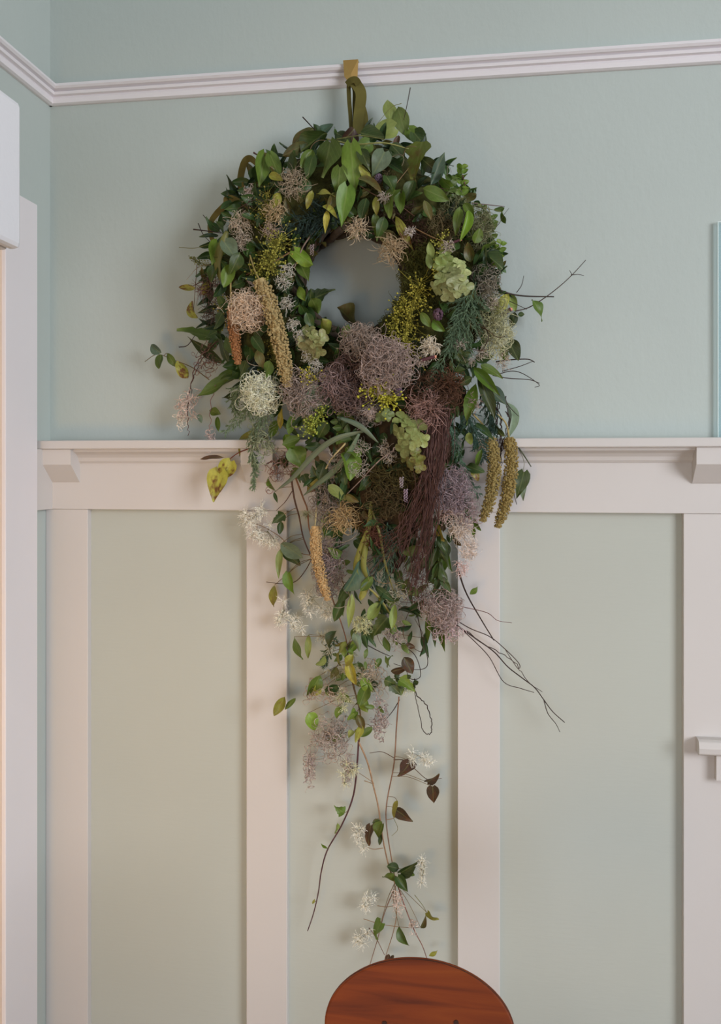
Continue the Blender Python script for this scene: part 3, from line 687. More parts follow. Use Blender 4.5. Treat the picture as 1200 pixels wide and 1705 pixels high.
# ---- individual leaves, base -> tip in picture pixels
LV = [
 # top of the ring
 (441,258,430,314,27,'heart','G'), (450,258,468,302,23,'heart','g'), (550,238,536,296,40,'heart','g'), (584,240,588,322,36,'heart','G'), (566,279,561,327,27,'heart','g'),
 (578,311,568,377,31,'heart','G'), (520,317,510,346,12,'oval','y'), (526,322,557,320,9,'oval','y'), (537,343,562,361,11,'lance','y'), (545,350,541,388,11,'lance','Y'),
 (522,214,482,238,22,'oval','o'), (542,220,500,252,24,'oval','d'), (512,238,470,260,18,'oval','o'), (530,226,556,208,18,'oval','b'), (492,250,494,287,22,'oval','d'),
 (590,214,572,236,20,'oval','r'), (467,322,449,347,17,'oval','y'), (448,292,472,302,14,'oval','y'), (560,222,585,232,22,'oval','d'), (520,250,500,282,20,'oval','g'),
 (648,204,652,162,21,'oval','l'), (662,178,672,222,27,'oval','l'), (657,212,610,226,34,'heart','l'), (664,226,655,250,10,'oval','r'), (703,236,684,304,42,'ivy','p'),
 (640,253,621,292,31,'heart','c'), (598,275,618,302,14,'oval','y'), (596,297,636,317,14,'oval','o'), (716,308,738,253,19,'lance','b'), (704,314,744,332,23,'oval','g'),
 (706,333,718,367,13,'oval','o'), (657,316,639,356,27,'heart','g'), (668,322,668,358,20,'heart','g'), (625,327,626,357,12,'oval','y'), (625,354,627,402,15,'oval','g'),
 (658,360,684,413,16,'lance','s'), (634,384,650,424,24,'oval','o'), (640,360,630,395,18,'oval','d'), (690,222,712,250,26,'heart','d'), (680,215,700,236,24,'heart','g'),
 (600,222,640,232,26,'oval','d'), (615,236,590,262,24,'heart','g'), (650,240,672,262,24,'oval','d'), (700,262,728,290,20,'oval','d'), (610,330,600,365,20,'oval','d'),
 (640,290,660,315,18,'oval','d'), (600,250,616,282,20,'heart','d'), (520,262,508,300,22,'heart','d'), (560,320,545,352,16,'oval','o'), (690,300,676,335,20,'oval','d'), (730,290,745,315,16,'oval','g'),
 # upper right
 (766,344,757,388,17,'lance','g'), (780,350,769,400,15,'lance','G'), (772,338,788,364,15,'oval','g'), (822,350,840,346,9,'oval','g'), (836,352,844,372,8,'oval','g'),
 (798,424,816,398,22,'oval','g'), (808,424,838,444,21,'oval','d'), (790,405,800,380,16,'oval','g'), (720,430,714,402,13,'oval','l'), (716,448,712,420,11,'oval','l'),
 # right side
 (846,490,825,524,18,'oval','y'), (850,490,858,520,14,'oval','l'), (886,498,908,531,13,'lance','g'), (857,520,850,546,14,'oval','d'), (862,524,873,523,8,'oval','d'),
 (846,566,862,602,22,'oval','d'), (840,575,838,600,16,'oval','g'), (720,533,740,552,15,'oval','g'), (700,520,716,545,14,'oval','g'),
 (792,638,770,704,21,'lance','g'), (795,620,826,702,20,'lance','d'), (788,612,832,658,18,'lance','g'), (800,608,838,625,16,'lance','g'), (786,628,760,642,14,'lance','d'),
 (806,640,846,676,20,'lance','b'), (844,670,852,728,15,'lance','c'), (815,690,830,730,15,'lance','d'), (790,600,822,592,16,'oval','d'), (810,655,826,690,14,'lance','g'),
 # inner left of the hole, hole edge
 (490,418,522,442,26,'heart','G'), (500,440,514,468,22,'heart','g'), (497,477,504,500,15,'oval','G'), (514,500,558,482,21,'ivy','d'), (519,497,530,522,22,'oval','g'),
 (548,556,536,530,20,'oval','y'), (598,546,562,511,27,'oval','o'), (480,440,500,420,18,'oval','g'), (572,562,580,540,14,'oval','g'), (510,520,520,548,16,'oval','d'),
 # left side
 (362,404,351,442,25,'heart','G'), (374,404,396,438,25,'heart','c'), (325,480,297,478,11,'oval','s'), (345,470,338,492,13,'oval','s'), (328,530,316,502,18,'oval','s'),
 (356,562,294,546,27,'ivy','g'), (374,606,311,561,17,'lance','d'), (388,620,357,629,17,'heart','g'), (399,627,331,664,23,'lance','g'), (398,655,369,666,11,'lance','d'),
 (380,602,354,546,16,'lance','d'), (428,582,436,612,17,'oval','o'), (390,590,375,560,18,'oval','d'), (420,560,440,590,18,'oval','d'), (360,440,350,470,18,'oval','d'),
 (385,440,372,480,22,'oval','g'), (400,420,385,455,20,'oval','d'), (410,600,398,632,20,'oval','d'), (450,600,440,632,18,'oval','g'), (370,520,356,548,18,'oval','d'),
 # bottom of the ring and upper tail
 (541,648,497,696,42,'ivy','c'), (349,683,367,690,14,'oval','g'), (362,694,364,719,9,'oval','g'), (330,690,335,705,8,'oval','c'), (490,690,482,725,15,'oval','g'),
 (470,680,468,715,11,'oval','Y'), (510,690,518,725,20,'oval','g'), (560,690,590,700,20,'oval','g'), (575,715,560,740,18,'oval','g'), (545,700,530,730,20,'oval','d'),
 (480,770,456,768,20,'ivy','d'), (488,748,506,780,32,'heart','g'), (474,724,488,758,17,'oval','G'), (488,783,500,804,18,'heart','g'), (537,793,506,822,28,'heart','s'),
 (527,792,518,776,18,'ivy','d'), (505,790,515,812,18,'ivy','d'), (571,753,588,797,27,'oval','G'), (546,808,575,829,17,'oval','l'), (575,824,597,836,12,'oval','o'),
 (620,700,640,690,16,'oval','g'), (600,760,580,740,20,'oval','g'), (540,770,530,800,18,'oval','d'), (460,700,450,730,16,'oval','g'), (500,730,470,742,18,'oval','g'),
 (780,720,782,740,13,'oval','l'), (740,770,746,800,16,'oval','d'), (802,748,792,780,9,'oval','g'), (786,780,797,800,13,'oval','s'),
 # lower tail
 (546,848,536,898,12,'ivy','G'), (540,875,548,850,12,'oval','l'), (602,933,577,988,29,'oval','b'), (582,962,559,1012,17,'lance','d'), (586,988,580,1048,13,'lance','l'),
 (634,1004,614,1034,19,'oval','l'), (658,1006,653,1048,13,'oval','l'), (788,864,800,884,8,'oval','g'), (789,874,787,896,6,'oval','g'), (727,873,738,902,13,'oval','Y'),
 (727,893,750,954,16,'lance','g'), (722,900,711,978,15,'lance','d'), (728,908,736,988,17,'lance','g'), (735,898,748,930,14,'lance','d'), (738,920,728,970,14,'lance','g'),
 (670,922,702,911,17,'oval','l'), (676,938,690,955,14,'oval','c'), (714,1018,711,1074,11,'lance','g'), (730,1022,740,1088,12,'lance','g'), (745,1026,745,1064,10,'lance','g'),
 (722,1030,724,1078,10,'lance','d'), (738,1000,752,1050,12,'lance','d'), (782,990,796,980,9,'oval','g'), (600,1000,612,960,13,'oval','y'), (620,960,600,985,16,'oval','g'),
 (645,1028,618,1058,29,'ivy','d'), (590,1052,598,1085,14,'oval','c'), (570,1000,556,1035,18,'oval','d'), (560,1050,545,1080,14,'oval','d'), (640,1060,650,1085,12,'oval','g'),
 (675,1072,691,1078,8,'oval','r'), (672,1094,686,1122,20,'oval','r'), (650,1118,680,1111,11,'oval','r'), (640,1132,664,1142,16,'ivy','d'), (664,1132,692,1150,18,'ivy','g'), (650,1140,668,1158,16,'ivy','d'),
 (580,1098,592,1142,17,'oval','Y'), (588,1090,575,1110,14,'oval','y'), (612,1138,598,1174,21,'oval','g'), (600,1130,620,1150,16,'oval','G'), (595,1190,606,1215,14,'oval','o'), (600,1205,590,1235,12,'oval','y'),
]
LV_TAIL = [  # (vine, leaf)
 ('v_left',(268,588,250,574,17,'oval','b')), ('v_left',(268,590,263,614,18,'oval','g')), ('v_left',(278,588,291,611,13,'oval','g')), ('v_left',(294,602,313,630,17,'oval','s')),
 ('v_drop',(424,716,392,756,25,'oval','y')), ('v_drop',(366,784,354,836,38,'heart','s',0.15,0)), ('v_drop',(384,768,367,802,30,'heart','s',-0.2,4)), ('v_drop',(370,761,331,762,8,'lance','r')), ('v_drop',(448,735,428,730,12,'oval','d')),
 ('v_tail',(474,856,452,872,21,'ivy','d')), ('v_tail',(468,868,465,890,11,'oval','d')), ('v_tail',(468,905,506,928,25,'oval','c')), ('v_tail',(470,914,500,942,19,'oval','d')), ('v_tail',(467,914,463,963,13,'lance','l')),
 ('v_tail',(480,954,488,992,18,'heart','G')), ('v_tail',(457,974,450,1010,15,'oval','y')), ('v_tail',(456,820,462,838,6,'lance','d')), ('v_tail',(446,795,458,820,7,'lance','g')),
 ('v_mid',(490,1060,495,1100,15,'oval','g')), ('v_mid',(514,1056,511,1098,11,'oval','l')), ('v_mid',(533,1124,514,1162,19,'oval','g')), ('v_mid',(528,1140,520,1160,14,'oval','y')),
 ('v_mid',(474,1160,456,1191,17,'oval','y')), ('v_mid',(492,1162,474,1182,9,'oval','g')), ('v_mid',(513,1187,529,1214,19,'oval','G')), ('v_mid',(545,1140,560,1160,14,'oval','g')), ('v_mid',(566,1150,580,1175,15,'oval','G')), ('v_mid',(560,1110,550,1130,12,'oval','o')),
 ('v_dark',(573,1354,556,1341,13,'ivy','g')), ('v_dark',(546,1413,534,1405,6,'oval','g')), ('v_dark',(558,1388,562,1370,5,'oval','l')), ('v_dark',(520,1505,524,1498,4,'oval','y')),
 ('v_thin',(682,1268,669,1298,25,'heart','r')), ('v_thin',(711,1302,732,1290,18,'heart','r')), ('v_thin',(720,1310,722,1341,21,'heart','r')), ('v_thin',(661,1333,655,1362,9,'oval','y')), ('v_thin',(660,1349,687,1369,21,'heart','r')),
 ('v_low',(617,1375,609,1410,16,'heart','r')), ('v_low',(637,1372,627,1398,17,'heart','g')), ('v_low',(635,1388,632,1407,7,'oval','d')), ('v_low',(620,1370,634,1366,9,'oval','d')),
 ('v_low',(664,1446,644,1442,13,'oval','d')), ('v_low',(656,1454,639,1466,17,'oval','g')), ('v_low',(667,1453,697,1436,19,'heart','d')), ('v_low',(662,1460,679,1486,17,'heart','d')), ('v_low',(675,1448,690,1458,11,'oval','g')),
 ('v_low',(634,1536,618,1562,19,'heart','G')), ('v_low',(664,1542,679,1577,15,'oval','g')), ('v_low',(701,1546,709,1526,8,'oval','o')), ('v_low',(711,1520,727,1536,14,'heart','y')), ('v_low',(648,1588,641,1606,9,'oval','r')), ('v_low',(654,1590,652,1604,7,'oval','r')), ('v_low',(714,1592,728,1586,8,'oval','y')),
]
for a in LV:
    f = {'ivy': 1.15}.get(a[5], 1.0)
    leaf(wreath, a[0], a[1], a[2], a[3], a[4] * f, a[5], a[6], d=depth((a[0] + a[2]) / 2, (a[1] + a[3]) / 2) + rng.uniform(0.004, 0.022))
VINES = dict(v_left=v_left, v_drop=v_drop, v_tail=v_tail, v_mid=v_mid, v_dark=v_dark, v_thin=v_thin, v_low=v_low)
VD = dict(v_left=.052, v_drop=.068, v_tail=.062, v_mid=.07, v_dark=.042, v_thin=.048, v_low=.044)
for k, a in LV_TAIL:
    dl = VD[k] + rng.uniform(0, 0.008)
    leaf(VINES[k], *a[:7], d=dl, roll=a[7] if len(a) > 7 else None, var=a[8] if len(a) > 8 else None); petiole(VINES[k], a[0], a[1], dl)
# more small fresh leaves on the middle vine
for i in range(22):
    y = rng.uniform(1040, 1235); x = np.interp(y, [1040, 1140, 1235], [575, 585, 598]) + rng.normal(0, 22)
    a = -math.pi / 2 + rng.normal(0, 0.9); l = rng.uniform(14, 30); dl = .066 + rng.uniform(0, .012)
    leaf(v_mid, x, y, x + l * math.cos(a), y - l * math.sin(a), l * rng.uniform(.4, .62), 'oval', 'GgGyldG'[i % 7], d=dl); petiole(v_mid, x, y, dl)
# loose tendrils and bare twiglets
for i in range(46):
    if i < 26:
        a = rng.uniform(0, 2 * math.pi); r = rng.uniform(190, 240); x, y = RCX + r * math.cos(a), RCY + r * math.sin(a); h = np.array([math.cos(a) + rng.normal(0, .6), -0.2, -math.sin(a) + rng.normal(0, .6)])
    else:
        y = rng.uniform(780, 1060); x = np.interp(y, [780, 1060], [640, 630]) + rng.uniform(-1, 1) * np.interp(y, [780, 1060], [130, 80]); h = np.array([rng.normal(0, .8), -0.2, -0.6])
    w = walk(P(x, y, depth(x, y))[None], (h / np.linalg.norm(h))[None], 14, rng.uniform(2.2, 5.0) * S, 0.22, grav=0.03, drift=0.5)
    w[:, :, 1] = np.minimum(w[:, :, 1], -0.03)
    v, q = tubes(w, rng.uniform(0.5, 1.0) * S, 4, 0.5)
    build('tendril', Geo().add(v, q), M_stem, wreath, smooth=True, color=col4([(86, 62, 48), (128, 108, 76), (70, 54, 46), (150, 134, 110)][i % 4]))
# heart leaf hanging at the right
leaf(wreath, 872, 786, 862, 829, 24, 'heart', 'd', d=.055); leaf(wreath, 866, 792, 872, 834, 18, 'heart', 'c', d=.05)

# ---- small-leaved sprigs: stem with paired leaves
def sprig(pts, n, L, w, c, d=0.1, shape='oval', ang=0.9, name='leafy_sprig', sr=0.9, cs=None):
    path = px_path(pts, d, 10); v, q = tubes(path, sr * S, 5, 0.5)
    o = build(name, Geo().add(v, q), M_stem, wreath, smooth=True, color=col4(cs or (90, 104, 56)))
    s = smooth_path(np.array([(p[0], p[1], p[2] if len(p) > 2 else d) for p in pts]), 10)
    for i in range(n):
        f = 0.12 + 0.88 * i / max(n - 1, 1); k = min(int(f * (len(s) - 1)), len(s) - 2)
        a0 = math.atan2(s[k + 1, 1] - s[k, 1], s[k + 1, 0] - s[k, 0])
        for sd in (-1, 1):
            a = a0 + sd * ang * rng.uniform(0.75, 1.15); l = L * (1.05 - 0.35 * f)
            leaf(o, s[k, 0], s[k, 1], s[k, 0] + l * math.cos(a), s[k, 1] + l * math.sin(a), w, shape, c, d=s[k, 2] + 0.002)
    return o
sprig([(766, 330, .11), (768, 305, .1), (769, 278, .09)], 6, 17, 9, 'G')
sprig([(740, 336, .13), (748, 315, .12), (750, 298, .11)], 4, 18, 10, 'g')
sprig([(808, 412, .12), (816, 385, .1), (818, 362, .09)], 5, 18, 9, 'g')
sprig([(815, 445, .12), (828, 425, .11), (834, 405, .1)], 4, 16, 8, 'G')
sprig([(790, 400, .13), (800, 370, .12), (802, 345, .11)], 4, 15, 8, 'g')
sprig([(590, 735, .17), (575, 720, .17), (562, 700, .17)], 4, 20, 10, 'd')
sprig([(742, 640, .15), (760, 612, .16), (772, 590, .16)], 4, 20, 10, 'd')
sprig([(655, 1130, .055), (672, 1128, .055), (690, 1138, .05)], 3, 13, 9, 'd')
# bay-like lance sprig at lower centre
sprig([(726, 880, .12), (730, 930, .115), (736, 985, .10)], 5, 46, 13, 'd', shape='lance', ang=0.42)

# ---- hydrangea heads
FLV, FLQ, FLUV = [], [], []
for k in range(4):
    V, Q, UV = LEAF['round', k][1:]
    a = k * math.pi / 2 + 0.2; off = len(FLV) * len(V) if False else sum(len(x) for x in FLV)
    x = V[:, 0] * 0.82; y = V[:, 1] * 0.95
    W = np.stack([x * math.cos(a) - y * math.sin(a), x * math.sin(a) + y * math.cos(a), V[:, 2] * 0.5 + 0.12 * y], 1)
    FLV.append(W); FLQ.append(Q + off); FLUV.append(UV)
FLORET = mesh_from('floret', np.concatenate(FLV), np.concatenate(FLQ), np.zeros((0, 3), int), M_leaf, True, np.concatenate(FLUV))
def hydrangea(cx, cy, rx, ry, n, c, d, fs=15, spot=0.2):
    g = Geo(); c0 = P(cx, cy, d - 0.02)
    pts = []
    for i in range(n):
        k = (i + 0.5) / n; rr_ = math.sqrt(k); a = i * 2.399963
        x, y = cx + rx * 0.88 * rr_ * math.cos(a), cy + ry * 0.88 * rr_ * math.sin(a)
        pts.append((x, y, d + 0.026 * math.sqrt(max(0, 1 - k * 0.95)), a, rr_))
    for x, y, dd, a, r_ in pts:
        v, q = tubes(np.linspace(c0, P(x, y, dd), 4), 0.0008, 4); g.add(v, q)
    o = build('hydrangea_head', g, M_stem, wreath, color=col4((120, 130, 62)), label='pale green dried hydrangea head')
    for x, y, dd, a, r_ in pts:
        nrm = Vector((math.cos(a) * r_ * 0.9 + rng.normal(0, .35), -1, -math.sin(a) * r_ * 0.9 + rng.normal(0, .35) + 0.15)).normalized()
        qn = nrm.to_track_quat('Z', 'Y'); s = fs * S * rng.uniform(0.8, 1.1)
        f = bpy.data.objects.new('floret', FLORET); COL.objects.link(f)
        f.parent = o; f.matrix_parent_inverse = Matrix.Translation(-WLOC[o.name])
        f.matrix_basis = Matrix.Translation(Vector(P(x, y, dd))) @ qn.to_matrix().to_4x4() @ Matrix.Rotation(rng.uniform(0, 6), 4, 'Z') @ Matrix.Scale(s, 4)
        f.color = col4(c, spot, 0.08)
hydrangea(752, 468, 32, 36, 11, (172, 182, 118), .165, 17)
hydrangea(740, 435, 20, 16, 5, (140, 160, 84), .155, 13)
hydrangea(680, 722, 28, 34, 9, (150, 160, 92), .185, 16)
hydrangea(690, 765, 18, 20, 5, (126, 132, 62), .175, 13, 0.6)
hydrangea(520, 572, 24, 26, 8, (150, 154, 98), .155, 15, 0.4)
hydrangea(640, 690, 14, 10, 3, (120, 140, 80), .18, 12)

# ---- yellow-green berry sprays
def berries(path, spread, n, c=(150, 146, 62), r=2.1, d=0.15, name='berry_spray'):
    n = int(n * 1.35); r *= 0.8; c = np.array(c) * 1.12
    s = smooth_path(np.array(path, float), 12); g = Geo()
    dd = np.array([depth(x, y) for x, y in s]) * 0 + d
    v, q = tubes(P(s[:, 0], s[:, 1], dd), 0.0010, 4); g.add(v, q)
    k = rng.integers(0, len(s), n); off = rng.normal(0, spread, (n, 2))
    pts = P(s[k, 0] + off[:, 0], s[k, 1] + off[:, 1], d + rng.uniform(-0.005, 0.02, n))
    bs = P(s[k, 0], s[k, 1], np.full(n, d))
    v, q = tubes(np.stack([bs, (bs + pts) / 2 + rng.normal(0, .002, bs.shape), pts], 1), 0.0005); g.add(v, q)
    balls(g, pts, r * S * rng.uniform(0.7, 1.15, n))
    return build(name, g, M_grain, wreath, smooth=True, color=col4(c), label='spray of tiny yellow-green berries')
berries([(470, 395), (455, 420), (448, 450)], 13, 130, d=.165)
berries([(445, 320), (440, 350), (448, 372)], 10, 70, (130, 122, 50), 1.7, .145)
berries([(700, 470), (685, 510), (675, 560), (690, 590)], 14, 190, (160, 150, 58), 2.0, .15)
berries([(650, 560), (660, 530), (672, 500)], 8, 70, (150, 142, 52), 1.9, .15)
berries([(735, 395), (733, 430), (728, 455)], 7, 70, (172, 168, 74), 2.0, .155)
berries([(610, 648), (640, 655), (648, 670)], 12, 110, (176, 172, 56), 2.3, .195)
berries([(505, 630), (515, 622), (525, 635)], 7, 40, (170, 160, 60), 2.2, .17)
berries([(540, 680), (522, 705), (512, 720)], 9, 80, (150, 160, 64), 2.0, .165)
berries([(376, 545), (372, 515), (382, 500)], 8, 40, (150, 140, 60), 1.8, .12)
berries([(318, 430), (335, 438), (352, 445)], 5, 45, (120, 122, 62), 1.7, .075)
berries([(450, 570), (455, 595), (448, 610)], 10, 60, (124, 120, 54), 1.8, .14)
berries([(440, 430), (430, 455), (420, 440)], 10, 60, (140, 136, 56), 1.9, .15)

# ---- millet heads
def millet(path, r, c, d, c_stem=(170, 150, 92), stem_pts=None):
    ctr = px_path([(x, y, d if len(p) == 0 else p[0]) for x, y, *p in path], d, 10); k = len(ctr)
    if stem_pts:
        so = stem([(x, y, *p) for x, y, *p in stem_pts], 1.5, c_stem, d, 'millet_stalk', taper=0.9)
    seg = np.linalg.norm(np.diff(ctr, axis=0), axis=1); cum = np.concatenate([[0], np.cumsum(seg)]); Lg = cum[-1]
    R = r * S; pitch = R * 0.62; n_r = int(Lg / pitch); g = Geo(); pts, rad = [], []
    v, q = tubes(ctr, R * 0.62, 8, 0.6); g.add(v, q)
    for i in range(n_r):
        s = (i + 0.5) / n_r; c0 = np.array([np.interp(s * Lg, cum, ctr[:, a]) for a in range(3)])
        Rr = R * np.interp(s, [0, .06, .5, .9, 1], [.65, .95, 1.0, .82, .5])
        for j in range(7):
            a = (j + 0.5 * (i % 2)) / 7 * 2 * math.pi
            cl = c0 + Rr * 0.66 * np.array([math.cos(a), math.sin(a), 0.0])
            m = 11
            pts.append(cl + unit(m) * Rr * 0.36); rad.append(np.full(m, Rr * 0.145) * rng.uniform(.8, 1.2, m))
    balls(g, np.concatenate(pts), np.concatenate(rad))
    return build('millet_head', g, M_grain, wreath, color=col4(c), label='hanging millet seed head')
millet([(432, 466), (446, 500), (460, 548), (472, 600), (479, 645)], 14, (184, 160, 108), .178, stem_pts=[(416, 425, .15), (424, 450, .165), (434, 470, .178)])
millet([(386, 512), (390, 555), (396, 607)], 9, (180, 124, 78), .15, stem_pts=[(385, 440, .14), (384, 480, .15), (386, 515, .15)])
millet([(525, 876), (527, 925), (536, 965), (546, 1000)], 9.5, (206, 170, 116), .125, (206, 190, 140), [(575, 738, .17), (548, 770, .14), (531, 815, .115), (524, 880, .125)])
millet([(816, 728), (823, 775), (817, 825), (803, 869)], 11, (158, 138, 82), .10, stem_pts=[(788, 690, .13), (806, 710, .11), (816, 730, .10)])
millet([(848, 728), (851, 775), (842, 835), (828, 879)], 11, (160, 138, 80), .085, stem_pts=[(828, 690, .10), (842, 705, .09), (848, 732, .085)])

# ---- fluffy seed heads, curly moss, lichen
def fluff(cx, cy, rx, ry, n, c, mode='hair', d=None, r=0.00042, name='seed_fluff', L=1.0, label=None, k=9):
    d = depth(cx, cy) + 0.012 if d is None else d
    n = int(n * 0.5); r = r * 1.65; c = np.clip(np.array(c) * 1.14 + 4, 0, 246)
    c0 = P(cx, cy, d); rad = np.array([rx * S, min(rx, ry) * S * 0.8, ry * S])
    if mode == 'hair':                     # plumed seeds radiating, drooping a little
        u = unit(n); u[:, 1] = np.where(rng.random(n) < .75, -abs(u[:, 1]), u[:, 1])
        st = c0 + u * rad * rng.uniform(0.1, 0.55, (n, 1))
        w = walk(st, u + 0.3 * unit(n), k, rng.uniform(.5, 1.1, n) * L * min(rx, ry) * S / k, 0.38, grav=0.05)
    elif mode == 'curl':                   # looping filaments on an ellipsoid
        u = unit(n); pz = rng.uniform(0, 6, 3)
        lump = 1 + 0.22 * np.sin(3.1 * u[:, :1] + pz[0]) * np.cos(3.7 * u[:, 2:] + pz[1]) + 0.10 * np.sin(7 * u[:, 2:] + pz[2])
        st = c0 + u * rad * lump * rng.uniform(0.5, 1.0, (n, 1))
        pull = np.where(rng.random((n, 1)) < 0.16, 0.12, 0.65)          # some strands fly away from the tuft
        w = walk(st, unit(n), k + 7, rng.uniform(.7, 1.4, n) * 0.16 * L * min(rx, ry, 28) * S, 0.5, c0, rad * 1.02, pull, 0.02, 0.3)
    else:                                  # hanging curly strands
        n = max(8, int(n * 0.6)); r *= 1.45
        u = unit(n); st = c0 + u * rad * np.array([1, 1, 1.0]) * rng.uniform(0.2, 1.0, (n, 1))
        w = walk(st, unit(n), k + 9, rng.uniform(.7, 1.3, n) * 3.0 * L * S, 0.55, c0, rad * 1.15, 0.45, 0.12, 0.3)
    w[:, :, 1] = np.minimum(w[:, :, 1], -0.012)
    v, q = tubes(w, rng.uniform(0.7, 1.2, n) * r)
    return build(name, Geo().add(v, q), M_fibre, wreath, color=col4(c), label=label)
BEI = (196, 178, 150); CRM = (226, 212, 190); MAU = (164, 142, 138); GRY = (156, 144, 134)
fluff(412, 517, 34, 33, 420, (208, 190, 168), 'curl', .17, label='round curly pink-beige seed head')
fluff(436, 652, 34, 36, 300, (226, 212, 192), 'curl', .155, label='round cream seed head'); fluff(436, 652, 36, 40, 260, (232, 218, 200), 'hair', .16, L=1.0)
fluff(595, 382, 21, 22, 200, BEI, 'hair', .165, L=1.2); fluff(652, 416, 24, 30, 300, (180, 158, 124), 'hair', .165, L=1.3)
fluff(490, 308, 26, 34, 300, (172, 156, 132), 'hair', .15, L=1.2); fluff(400, 372, 26, 22, 240, (190, 174, 152), 'hair', .14, L=1.2)
fluff(405, 400, 16, 26, 200, (184, 170, 152), 'hair', .145, L=1.2); fluff(458, 352, 20, 24, 180, (188, 166, 128), 'hair', .16, L=1.3); fluff(415, 325, 14, 26, 160, (188, 170, 160), 'hair', .13, L=1.2)
fluff(450, 385, 16, 24, 140, (176, 156, 136), 'hair', .16, L=1.2)
fluff(643, 610, 44, 46, 700, (166, 146, 136), 'curl', .195, .0005, 'curly_moss', label='big ball of mauve curly moss')
fluff(600, 568, 32, 28, 300, (158, 140, 126), 'curl', .17, .0005, 'curly_moss'); fluff(585, 610, 40, 30, 260, (104, 80, 72), 'curl', .165, .0005, 'curly_moss')
fluff(505, 655, 34, 36, 380, (162, 146, 136), 'curl', .165, .0005, 'curly_moss'); fluff(560, 640, 34, 30, 280, (150, 126, 122), 'curl', .17, .0005, 'curly_moss')
fluff(585, 665, 34, 26, 220, (126, 104, 98), 'curl', .175, .0005, 'curly_moss'); fluff(620, 690, 28, 18, 150, (150, 140, 130), 'curl', .175, .0004, 'curly_moss')
fluff(712, 682, 32, 36, 420, (160, 126, 116), 'hair', .185, L=1.3, label='dusky pink smoke-bush fluff'); fluff(720, 660, 44, 40, 420, (88, 62, 46), 'curl', .165, .0005, 'rust_moss')
fluff(745, 640, 26, 26, 220, (104, 70, 50), 'curl', .155, .0005, 'rust_moss')
fluff(640, 830, 32, 34, 260, (84, 70, 44), 'curl', .145, .0005, 'rust_moss'); fluff(622, 885, 20, 28, 180, (104, 66, 50), 'curl', .125, .0005, 'rust_moss'); fluff(655, 790, 40, 30, 260, (84, 74, 40), 'curl', .15, .0005, 'green_moss')
fluff(572, 862, 28, 28, 340, (184, 158, 112), 'hair', .125, L=1.3, label='golden beige seed head')
fluff(765, 880, 24, 30, 360, (204, 192, 180), 'hair', .115, L=1.2); fluff(780, 915, 18, 22, 260, (206, 194, 184), 'hair', .105, L=1.2); fluff(742, 855, 20, 18, 160, (196, 172, 158), 'hair', .125, L=1.2); fluff(768, 945, 12, 24, 130, (206, 184, 178), 'hair', .095, L=1.4)
fluff(752, 815, 30, 38, 420, (152, 134, 138), 'curl', .135, .00045, 'curly_moss'); fluff(778, 850, 22, 24, 180, (160, 140, 140), 'hang', .115, .0004, 'curly_moss')
fluff(548, 945, 26, 56, 420, (152, 134, 130), 'curl', .10, .00042, 'curly_moss'); fluff(545, 840, 26, 40, 240, (134, 120, 108), 'curl', .12, .00042, 'curly_moss')
fluff(735, 1012, 32, 32, 380, (174, 156, 150), 'curl', .10, .00045, 'curly_moss'); fluff(745, 1045, 22, 22, 130, (186, 166, 166), 'hang', .09, .0004, 'curly_moss')
fluff(550, 1225, 34, 44, 420, (172, 158, 148), 'hang', .065, .00042, 'hanging_moss', .9, label='hanging mauve moss'); fluff(516, 1270, 10, 44, 130, (176, 160, 152), 'hang', .055, .0004, 'hanging_moss', .8); fluff(578, 1270, 10, 36, 90, (172, 156, 148), 'hang', .055, .0004, 'hanging_moss', .8)
fluff(632, 1190, 14, 48, 200, (172, 156, 150), 'hang', .06, .0004, 'hanging_moss', .8); fluff(620, 1120, 26, 36, 160, (176, 160, 140), 'hang', .07, .0004, 'hanging_moss', .8); fluff(655, 1050, 18, 40, 140, (172, 156, 148), 'hang', .075, .0004, 'hanging_moss', .8)
fluff(545, 1150, 40, 26, 130, (176, 156, 140), 'hang', .065, .0004, 'hanging_moss', .9); fluff(662, 1500, 10, 24, 70, (206, 190, 180), 'hang', .045, .00035, 'hanging_moss', .7); fluff(688, 1545, 5, 16, 24, (206, 190, 180), 'hang', .04, .00035, 'hanging_moss', .7)
fluff(312, 670, 18, 34, 90, (206, 188, 178), 'hang', .06, .00045, 'hanging_moss', 1.1); fluff(302, 690, 10, 20, 40, (222, 206, 196), 'hang', .055, .00045, 'hanging_moss', 1.1); fluff(350, 730, 7, 30, 50, (214, 196, 190), 'hang', .05, .0004, 'hanging_moss', .8); fluff(345, 600, 22, 30, 70, (130, 100, 90), 'hang', .08, .0004, 'hanging_moss', 1)
fluff(352, 480, 26, 26, 200, (120, 94, 86), 'hair', .10, .0005, 'heath_sprig', 1.4); fluff(358, 520, 24, 34, 160, (100, 84, 74), 'hair', .10, .0005, 'heath_sprig', 1.3)
fluff(825, 555, 26, 40, 380, (186, 184, 150), 'curl', .11, .0004, 'lichen_tuft', label='pale green lichen tuft'); fluff(815, 520, 28, 36, 240, (150, 150, 110), 'curl', .12, .0004, 'lichen_tuft'); fluff(808, 470, 24, 34, 220, (140, 132, 116), 'curl', .13, .0004, 'lichen_tuft'); fluff(836, 600, 14, 22, 110, (190, 176, 160), 'hair', .09, .0004, 'lichen_tuft', 1.2)
fluff(716, 578, 20, 20, 260, (204, 194, 176), 'hair', .17, .0005, 'lichen_tuft', 1.1); fluff(700, 600, 16, 12, 110, (180, 164, 150), 'hair', .175, .0005, 'lichen_tuft', 1.2); fluff(795, 380, 26, 40, 260, (130, 130, 96), 'curl', .13, .0004, 'lichen_tuft'); fluff(760, 350, 30, 20, 160, (126, 128, 92), 'curl', .14, .0004, 'lichen_tuft')
